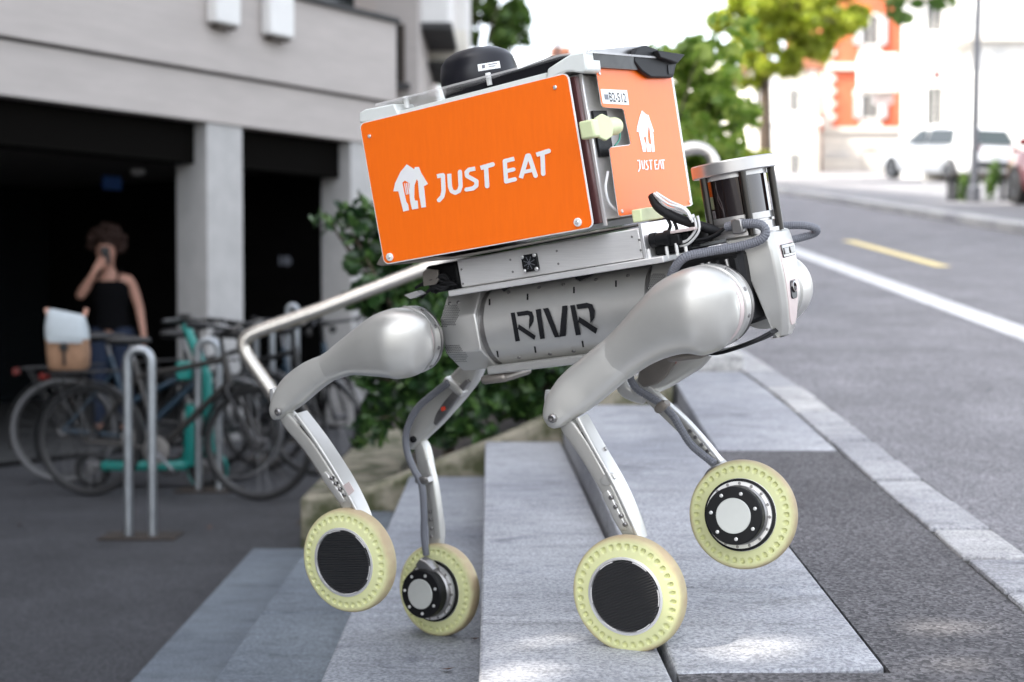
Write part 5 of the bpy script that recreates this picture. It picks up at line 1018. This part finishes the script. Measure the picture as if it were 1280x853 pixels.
for px, py, Y, rr_ in ((470, 300, 7.2, .13), (478, 345, 7.1, .16), (490, 400, 7.0, .18), (482, 450, 7.0, .15), (495, 500, 6.95, .15), (520, 330, 7.3, .22), (540, 400, 7.2, .24), (560, 460, 7.0, .24), (530, 520, 6.9, .16), (600, 400, 7.2, .28), (625, 480, 6.95, .22), (590, 520, 6.85, .13), (660, 400, 7.3, .28), (670, 480, 7.0, .18), (720, 450, 7.1, .2), (750, 420, 7.3, .24), (425, 270, 7.1, .06), (412, 290, 7.1, .05), (440, 290, 7.1, .07), (445, 262, 7.15, .07), (402, 275, 7.1, .035), (455, 330, 7.1, .09), (462, 268, 7.2, .10), (450, 375, 7.05, .07), (455, 480, 6.95, .07), (465, 540, 6.85, .08), (790, 400, 7.6, .28), (560, 300, 7.6, .3), (700, 330, 7.7, .35), (620, 340, 7.6, .3)):
    c = atY(px, py, Y)
    for k in range(7):
        v = Vector((hrn.uniform(-1, 1), hrn.uniform(-.8, .8), hrn.uniform(-1, 1))) * rr_ * .75; q = rr_ * hrn.uniform(.35, .62); cs.append(tuple(c + v)); rs.append((q, q, q * .85))
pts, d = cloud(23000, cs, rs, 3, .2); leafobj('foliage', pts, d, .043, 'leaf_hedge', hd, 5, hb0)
branches(hd, (-.35, 7.2, .2), [cs[k * 7] for k in (0, 1, 2, 4, 16, 17, 18, 19, 20, 23, 24, 25)], .035, 5, trunk_h=.35, name='stem'); branches(hd, (.15, 7.2, .35), [cs[k * 7] for k in (5, 7, 8, 9, 10, 12, 14, 15)], .04, 6, trunk_h=.35, name='stem')
def tree(name, base, lobes, n, size, lm, label, seed, th, r0, group=None, hollow=.35):
    base = Vector(base); t = thing(name, base, label, 'tree', group); cs = [c for c, _ in lobes]; rs = [r_ for _, r_ in lobes]
    pts, d = cloud(n, cs, rs, seed, hollow); return t, pts, d, base, cs, (size, lm, seed, th, r0)
def finish(T):
    t, pts, d, base, cs, (size, lm, seed, th, r0) = T; leafobj('crown', pts, d, size, lm, t, seed, base); branches(t, base, cs[:14], r0, seed, trunk_h=th); return t
def lobes(c, rad, k, lr, seed, flat=.8):
    r = random.Random(seed); out = []
    for i in range(k):
        while True:
            v = Vector((r.uniform(-1, 1), r.uniform(-1, 1), r.uniform(-1, 1)))
            if v.length < 1: break
        q = Vector(c) + Vector((v.x * rad[0], v.y * rad[1], v.z * rad[2])); s = lr * r.uniform(.6, 1.2); out.append((tuple(q), (s, s, s * flat)))
    return out
# shrubby tree beyond the handrail, right of the box
c = atY(880, 150, 9.4); finish(tree('tall_shrub', (.95, 9.2, prof(9.2) - .25), lobes(c, (.30, .5, .62), 40, .13, 21) + lobes(atY(860, 215, 9.2), (.3, .4, .35), 16, .14, 22) + lobes(atY(815, 75, 9.6), (.3, .4, .25), 14, .07, 23) + lobes(atY(905, 60, 9.6), (.22, .3, .35), 12, .07, 43), 3000, .055, 'leaf_fresh', 'light green leafy shrub growing beside the kerb just behind the handrail end', 31, .7, .03))
# bright lime tree down the street
c = atY(985, 25, 40); finish(tree('lime_tree', (c.x - .6, 40, prof(40)), lobes(c, (1.9, 1.9, 1.3), 70, .34, 24) + lobes(atY(940, 80, 40), (.9, .9, .7), 22, .22, 25), 7500, .15, 'leaf_lime', 'sunlit yellow green tree in front of the pale house', 32, 4.5, .18))
c = atY(600, 20, 26); finish(tree('yard_tree', (c.x - .3, 26, 0), lobes(c, (.85, .8, .9), 34, .22, 26) + lobes(atY(575, 130, 26), (.5, .6, .9), 14, .25, 27), 3200, .11, 'leaf_mid', 'green tree between the concrete building and the antenna dome', 33, 3.2, .12))
c = atY(930, 200, 36); finish(tree('garden_shrub', (c.x, 36, prof(36) - .1), lobes(c, (.7, .6, .45), 12, .3, 28), 2600, .12, 'leaf_lime', 'sunlit lime green shrub at the bend of the street', 34, .5, .05))
c = Vector((7.7, 15.5, 7.4)); finish(tree('street_tree', (7.9, 15.5, prof(15.5) + .1), lobes(c, (2.6, 2.6, 2.0), 46, .7, 29) + lobes(atY(1150, -10, 15), (.42, .5, .22), 12, .2, 30), 12000, .12, 'leaf_mid', 'street tree on the far pavement with leaves hanging into the top edge', 35, 4.2, .18))
# the tree that shades the steps (stands behind the photographer)
TB = Vector((-6.2, -1.2, 0)); tc_ = Vector((-5.9, -.6, 7.0))
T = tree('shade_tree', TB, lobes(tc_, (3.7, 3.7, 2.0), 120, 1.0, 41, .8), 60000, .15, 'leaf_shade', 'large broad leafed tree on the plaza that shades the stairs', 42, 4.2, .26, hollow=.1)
t, pts, d, base, cs, ex = T
keep = np.ones(len(pts), bool); Sv = np.array(TO_SUN)
for x, y, rad in ((1165, 785, .06), (1215, 783, .055), (1260, 778, .05), (935, 812, .06), (985, 802, .05), (905, 757, .045), (655, 802, .05), (690, 797, .04), (1215, 833, .05), (640, 845, .08), (1110, 838, .03)):
    P = np.array(onroad(x, y) if x > 860 else onz(x, y, Z4)); v = pts - P; tt = v @ Sv; dist = np.linalg.norm(v - tt[:, None] * Sv, axis=1); keep &= dist > rad + .05  # leaves cleared along sun rays so light patches land on the paving
finish((t, pts[keep], d[keep], base, cs, ex))
# unseen block added on the sunny side to keep the street in shade
nb = thing('added_shade_block', (-17, -9, 0), 'plain pale apartment block across the plaza behind the photographer', 'building'); obj('wall', G().bx((-30, -18, 0), (-13.5, 1.0, 15)), 'concrete', nb, smooth=0); obj('roof', G().bx((-30.3, -18.3, 15.002), (-13.2, 1.3, 15.3)), 'concrete_dark', nb, smooth=0)
for k in range(4):
    for j in range(5): w_ = obj('window', G().bx((-13.499, -16 + 3.4 * j, 1.6 + 3.2 * k), (-13.46, -14.4 + 3.4 * j, 3.2 + 3.2 * k)), 'window_dark', nb, smooth=0); obj('sill', G().bx((-13.45, -16.05 + 3.4 * j, 1.5 + 3.2 * k), (-13.36, -14.35 + 3.4 * j, 1.595 + 3.2 * k)), 'white_paint', w_, smooth=0)
# ================================================================== houses up the street
def pbox(name, x0, x1, y0, y1, Y, d0, d1, m, par, **k):
    a = atY(x0, y1, Y); b = atY(x1, y0, Y); return obj(name, G().bx((a.x, Y + d0, a.z), (b.x, Y + d1, b.z)), m, par, smooth=0, **k)
def window(par, x0, x1, y0, y1, Y, shut=True, arch=False):
    w_ = pbox('window', x0, x1, y0, y1, Y, -.05, .02, 'window_dark', par); xm = (x0 + x1) / 2; fw = max(1.2, (x1 - x0) * .08)
    for a, b, c, d_ in ((x0 - fw * 1.6, x0, y0 - fw, y1 + fw), (x1, x1 + fw * 1.6, y0 - fw, y1 + fw), (x0, x1, y0 - fw * 2, y0), (x0, x1, y1, y1 + fw * 1.5), (xm - fw * .5, xm + fw * .5, y0, y1)): pbox('frame', a, b, c, d_, Y, -.12, -.05, 'white_paint', w_)
    if shut:
        ws = (x1 - x0) * .55
        for a in (x0 - ws - fw * 1.8, x1 + fw * 1.8): s = pbox('shutter', a, a + ws, y0, y1, Y, -.16, -.02, 'shutter', par)
    if arch:
        a = atY(x0, y0, Y); b = atY(x1, y0, Y); r_ = (b.x - a.x) / 2; c = Vector(((a.x + b.x) / 2, Y - .05, a.z)); obj('arch', G().prism([c + Vector((r_ * math.cos(t), 0, r_ * math.sin(t))) for t in [math.pi * k / 12 for k in range(13)]], (0, .06, 0)), 'window_dark', w_, smooth=0)
        obj('arch_trim', G().loft([[c + Vector((q * math.cos(t), e, q * math.sin(t))) for q, e in ((r_, -.05), (r_ * 1.35, -.05), (r_ * 1.35, .05), (r_, .05))] for t in [math.pi * k / 12 for k in range(13)]]), 'stone_trim', w_, smooth=0)
rh = thing('red_house', atY(1090, 217, 62), 'red rendered house with white quoins and grey shutters at the end of the street', 'house')
Y = 62; pbox('wall', 1030, 1190, -160, 164, Y, 0, 9, 'red_wall', rh); pbox('plinth', 1027, 1192, 164, 240, Y, -.12, 9, 'stone_trim', rh); pbox('string_course', 1028, 1191, 80, 88, Y, -.2, 0, 'stone_trim', rh); pbox('string_course', 1028, 1191, 160, 166, Y, -.25, -.12, 'stone_trim', rh)
for k in range(28):
    yq = 158 - k * 8; wq = 16 if k % 2 else 11; pbox('quoin', 1028, 1028 + wq, yq - 7.2, yq, Y, -.1, .02, 'stone_trim', rh)
for yq in (20, 112, -75): window(rh, 1079, 1096, yq, yq + 36, Y); window(rh, 1140, 1157, yq, yq + 36, Y)
for yq in (112, 20): pbox('window_panel', 1074, 1101, yq + 39, yq + 50, Y, -.08, .0, 'stone_trim', rh)
window(rh, 1079, 1095, 190, 216, Y, False, True); pbox('vent_band', 1032, 1060, 191, 195, Y, -.14, -.1, 'shutter', rh)
for k in range(4): pbox('plinth_course', 1027, 1192, 170 + k * 14, 171 + k * 14, Y, -.135, -.11, 'shutter', rh)
pbox('roof', 1020, 1200, -190, -160, Y, -.6, 9.5, 'roof_tile', rh)
ch = thing('cream_house', atY(985, 220, 57), 'pale cream house with arched ground floor window left of the red house', 'house')
Y = 57; pbox('wall', 938, 1024, 88, 240, Y, 0, 8, 'cream_wall', ch); pbox('roof', 930, 1030, 78, 88, Y, -.4, 8.4, 'roof_tile', ch); pbox('pilaster', 960, 972, 88, 225, Y, -.12, 0, 'white_paint', ch); pbox('pilaster', 1010, 1018, 88, 225, Y, -.12, 0, 'white_paint', ch)
window(ch, 985, 999, 112, 140, Y, False); window(ch, 986, 1000, 192, 222, Y, False, True); window(ch, 944, 953, 112, 140, Y, False); pbox('cornice', 936, 1026, 150, 156, Y, -.2, 0, 'white_paint', ch)
wh = thing('white_house', atY(1200, 215, 46), 'sunlit white house with balconies and louvred shutters on the right of the street', 'house')
Y = 46; obj('wall', G().prism([(12.51, 46, 3.5), (33, 46, 3.5), (33, 56, 3.5), (15.6, 56, 3.5)], (0, 0, 16)), 'white_paint', wh, smooth=0); pbox('bay', 1080, 1123.8, 66, 110, Y, .1, .9, 'white_paint', wh); pbox('bay_floor', 1076, 1123.8, 110, 114, Y, .0, 1.0, 'stone_trim', wh)
pbox('awning', 1100, 1123.5, 114.5, 126, Y, .6, .9, 'pink_face', wh); pbox('cornice', 1120, 1424, -10, -2, Y, -.4, 0, 'stone_trim', wh)
pbox('projecting_bay', 1222, 1420, -260, 200, 43.5, 0, 2.49, 'white_paint', wh); pbox('bay_corbel', 1205, 1300, 42, 50, 43.1, 0, 2.4, 'stone_trim', wh); pbox('balcony_front', 1205, 1300, 12, 42, 43.1, 0, .15, 'white_paint', wh)
s_ = pbox('shutter', 1243, 1256, 62, 128, 43.5, -.06, 0, 'shutter', wh)
for k in range(14): pbox('slat', 1244, 1255, 64 + k * 4.5, 66.5 + k * 4.5, 43.5, -.1, -.06, 'white_paint', s_)
window(wh, 1158, 1176, 110, 175, Y, False); window(wh, 1158, 1176, -20, 40, Y, False); pbox('red_flag', 1164, 1172, 90, 101, Y, -.3, -.25, 'car_red', wh); window(wh, 1290, 1310, 60, 128, 43.5, False)
gw = thing('garden_wall', atY(1260, 210, 40), 'low pale garden wall in front of the white house', 'wall'); obj('wall', G().bx((12.0, 41.5, prof(41) - .2), (30, 41.8, prof(41) + 1.1)), 'cream_wall', gw, smooth=0)
# hazy distant roofs
fh = thing('distant_house', atY(760, 200, 90), 'distant house with reddish roof beyond the box', 'house'); Y = 90
pbox('wall', 690, 900, 71, 240, Y, 0, 8, 'cream_wall', fh); pbox('roof', 688, 714, 60, 70, Y, -.5, 8.5, 'roof_tile', fh)
for x in (705, 735, 865): window(fh, x, x + 10, 95, 115, Y, False)
# ================================================================== street furniture and cars
lpz = prof(25.5) + .1; lp0 = atY(1217, 258, 25.5); lp0.z = lpz
lp_ = thing('lamp_post', lp0, 'tall slim grey lamp post on the far pavement by the bench', 'lamp post'); obj('pole', G().tube([lp0, lp0 + Vector((.03, 0, 3)), lp0 + Vector((.16, 0, 8))], [.075, .065, .05], 14), 'lamp_grey', lp_, smooth=60); obj('base_sleeve', G().lathe([(.12, 0), (.12, .25), (.08, .3)], lp0, (0, 0, 1), 16), 'lamp_grey', lp_); obj('lamp_head', G().box(lp0 + Vector((-.35, 0, 8.02)), (1.0, .22, .1)), 'lamp_grey', lp_, bevel=.03)
mp_ = atY(697, 70, 34); mp0 = thing('flag_pole', (mp_.x, 34, 1.0), 'thin grey mast rising behind the box lid', 'mast'); obj('pole', G().tube([(mp_.x, 34, 1), (mp_.x, 34, 11)], [.055, .045], 10), 'lamp_grey', mp0, smooth=60)
bz = prof(26) + .1; b0 = atY(1188, 262, 26.2); bn = thing('bench', (b0.x + .5, 26.2, bz), 'backless dark bench with ivy round its legs on the far pavement', 'bench')
for k in range(4): obj('seat_slat', G().bx((b0.x - .05, 26.0 + .12 * k, bz + .46), (b0.x + 1.12, 26.1 + .12 * k, bz + .51)), 'frame_brown', bn, bevel=.008)
for dx in (.0, .26, .97): 
    for dy in (26.02, 26.36): obj('leg', G().bx((b0.x + dx, dy, bz), (b0.x + dx + .07, dy + .07, bz + .4595)), 'bike_black', bn, smooth=0)
ivy = thing('ivy_plant', (b0.x + .5, 26.0, bz), 'green climbing plant around the lamp post foot and bench', 'plant'); pts, d = cloud(420, [(b0.x + .15, 25.95, bz + .25), (b0.x + .35, 26, bz + .35), (b0.x + .62, 25.9, bz + .25), (b0.x + .7, 25.9, bz + .5)], [(.10, .10, .26)] * 4, 9, .2); leafobj('foliage', pts, d, .06, 'leaf_mid', ivy, 9, (b0.x + .5, 26.0, bz))
obj('stem', G().tube([(b0.x + .4, 26, bz), (b0.x + .45, 25.95, bz + .5)], .015, 6), 'bark', ivy)
def car(pos, yaw, label, paint, name='parked_car', L=4.5, Wd=1.82, Hh=1.62):
    pos = Vector(pos); Fv = Vector((-math.sin(yaw), math.cos(yaw), .1)).normalized(); Sv_ = Vector((math.cos(yaw), math.sin(yaw), 0)); U = Sv_.cross(Fv).normalized()
    t = thing(name, pos, label, 'car'); q = lambda a, s, z: pos + Fv * a + Sv_ * s + U * z; hw = Wd / 2
    # cross sections from tail to nose: (a, half width, sill z, belt z)
    secs = [(-L / 2, .70, .38, .86), (-L / 2 + .06, .80, .30, .98), (-L / 2 + .3, .88, .25, 1.02), (-L / 2 + .9, .91, .22, 1.0), (0, .91, .22, .98), (L / 2 - 1.3, .91, .22, .97), (L / 2 - .9, .90, .24, .93), (L / 2 - .3, .84, .27, .84), (L / 2 - .05, .72, .32, .74), (L / 2, .60, .38, .66)]
    rings = []
    for a, h_, z0, z1 in secs:
        rings.append([q(a, s * h_ * hw / .91, z0 + (z1 - z0) * z) for s, z in ((-.93, 0), (-1, .25), (-1, .6), (-.95, .95), (-.85, 1), (.85, 1), (.95, .95), (1, .6), (1, .25), (.93, 0))])
    bd_ = obj('body', G().loft(rings), paint, t, smooth=45)
    cab = []
    for a, w0, w1, z0, z1 in ((-L / 2 + .12, .78, .60, .97, 1.0), (-L / 2 + .45, .80, .62, .97, Hh - .06), (-L / 2 + 1.0, .82, .66, .97, Hh), (-.1, .83, .67, .97, Hh), (L / 2 - 2.0, .82, .64, .96, Hh - .08), (L / 2 - 1.15, .78, .6, .95, .99)):
        cab.append([q(a, s, z) for s, z in ((-w0, z0), (-w1, z1 - .04), (-w1 + .1, z1), (w1 - .1, z1), (w1, z1 - .04), (w0, z0))])
    obj('cabin', G().loft(cab), paint, t, smooth=35)
    rw = [q(-L / 2 + .10, -.66, 1.06), q(-L / 2 + .10, .66, 1.06), q(-L / 2 + .38, .56, Hh - .16), q(-L / 2 + .38, -.56, Hh - .16)]; obj('rear_window', G().prism(rw, (Fv * -.04)), 'car_glass', t, smooth=0)
    for s in (-1, 1):
        for a0, a1, b0_, b1_ in ((-L / 2 + .85, -.15, -L / 2 + .95, -.2), (-.08, L / 2 - 1.35, -.13, L / 2 - 1.95)):
            obj('side_window', G().prism([q(a0, s * .835, 1.04), q(a1, s * .835, 1.04), q(b1_, s * .70, Hh - .15), q(b0_, s * .70, Hh - .15)], Sv_ * s * .02), 'car_glass', t, smooth=0)
        obj('taillight', G().box(q(-L / 2 + .05, s * .66, .93), (.3, .12, .13), (Sv_, Fv, U)), 'tail_red', t, bevel=.02); obj('mirror', G().box(q(L / 2 - 1.5, s * .98, 1.05), (.2, .1, .14), (Sv_, Fv, U)), paint, t, bevel=.03)
        for a in (-L / 2 + .85, L / 2 - .85):
            wl = obj('wheel', G().lathe([(.2, .0), (.33, .0), (.335, .03), (.335, .19), (.33, .22), (.2, .22)], q(a, s * .90, .335) - Sv_ * s * .21, Sv_ * s, 32), 'tyre_black', t); obj('rim', G().lathe([(.21, .215), (.2, .225), (.05, .215), (.001, .22)], q(a, s * .90, .335) - Sv_ * s * .21, Sv_ * s, 24), 'chrome', wl)
    obj('bumper', G().box(q(-L / 2 - .02, 0, .48), (1.5, .14, .2), (Sv_, Fv, U)), 'bike_black', t, bevel=.03); obj('number_plate', G().box(q(-L / 2 - .03, 0, .80), (.5, .03, .12), (Sv_, Fv, U)), 'white_paint', t, smooth=0)
    return t
p = atY(1180, 228, 42); car((p.x, p.y, prof(42) + .12), R(20), 'white station wagon parked in the sun beyond the lamp post', 'car_white')
car((9.5, 23.1, prof(23.1) + .11), R(0), 'dark red car at the right edge of the far pavement', 'car_red')
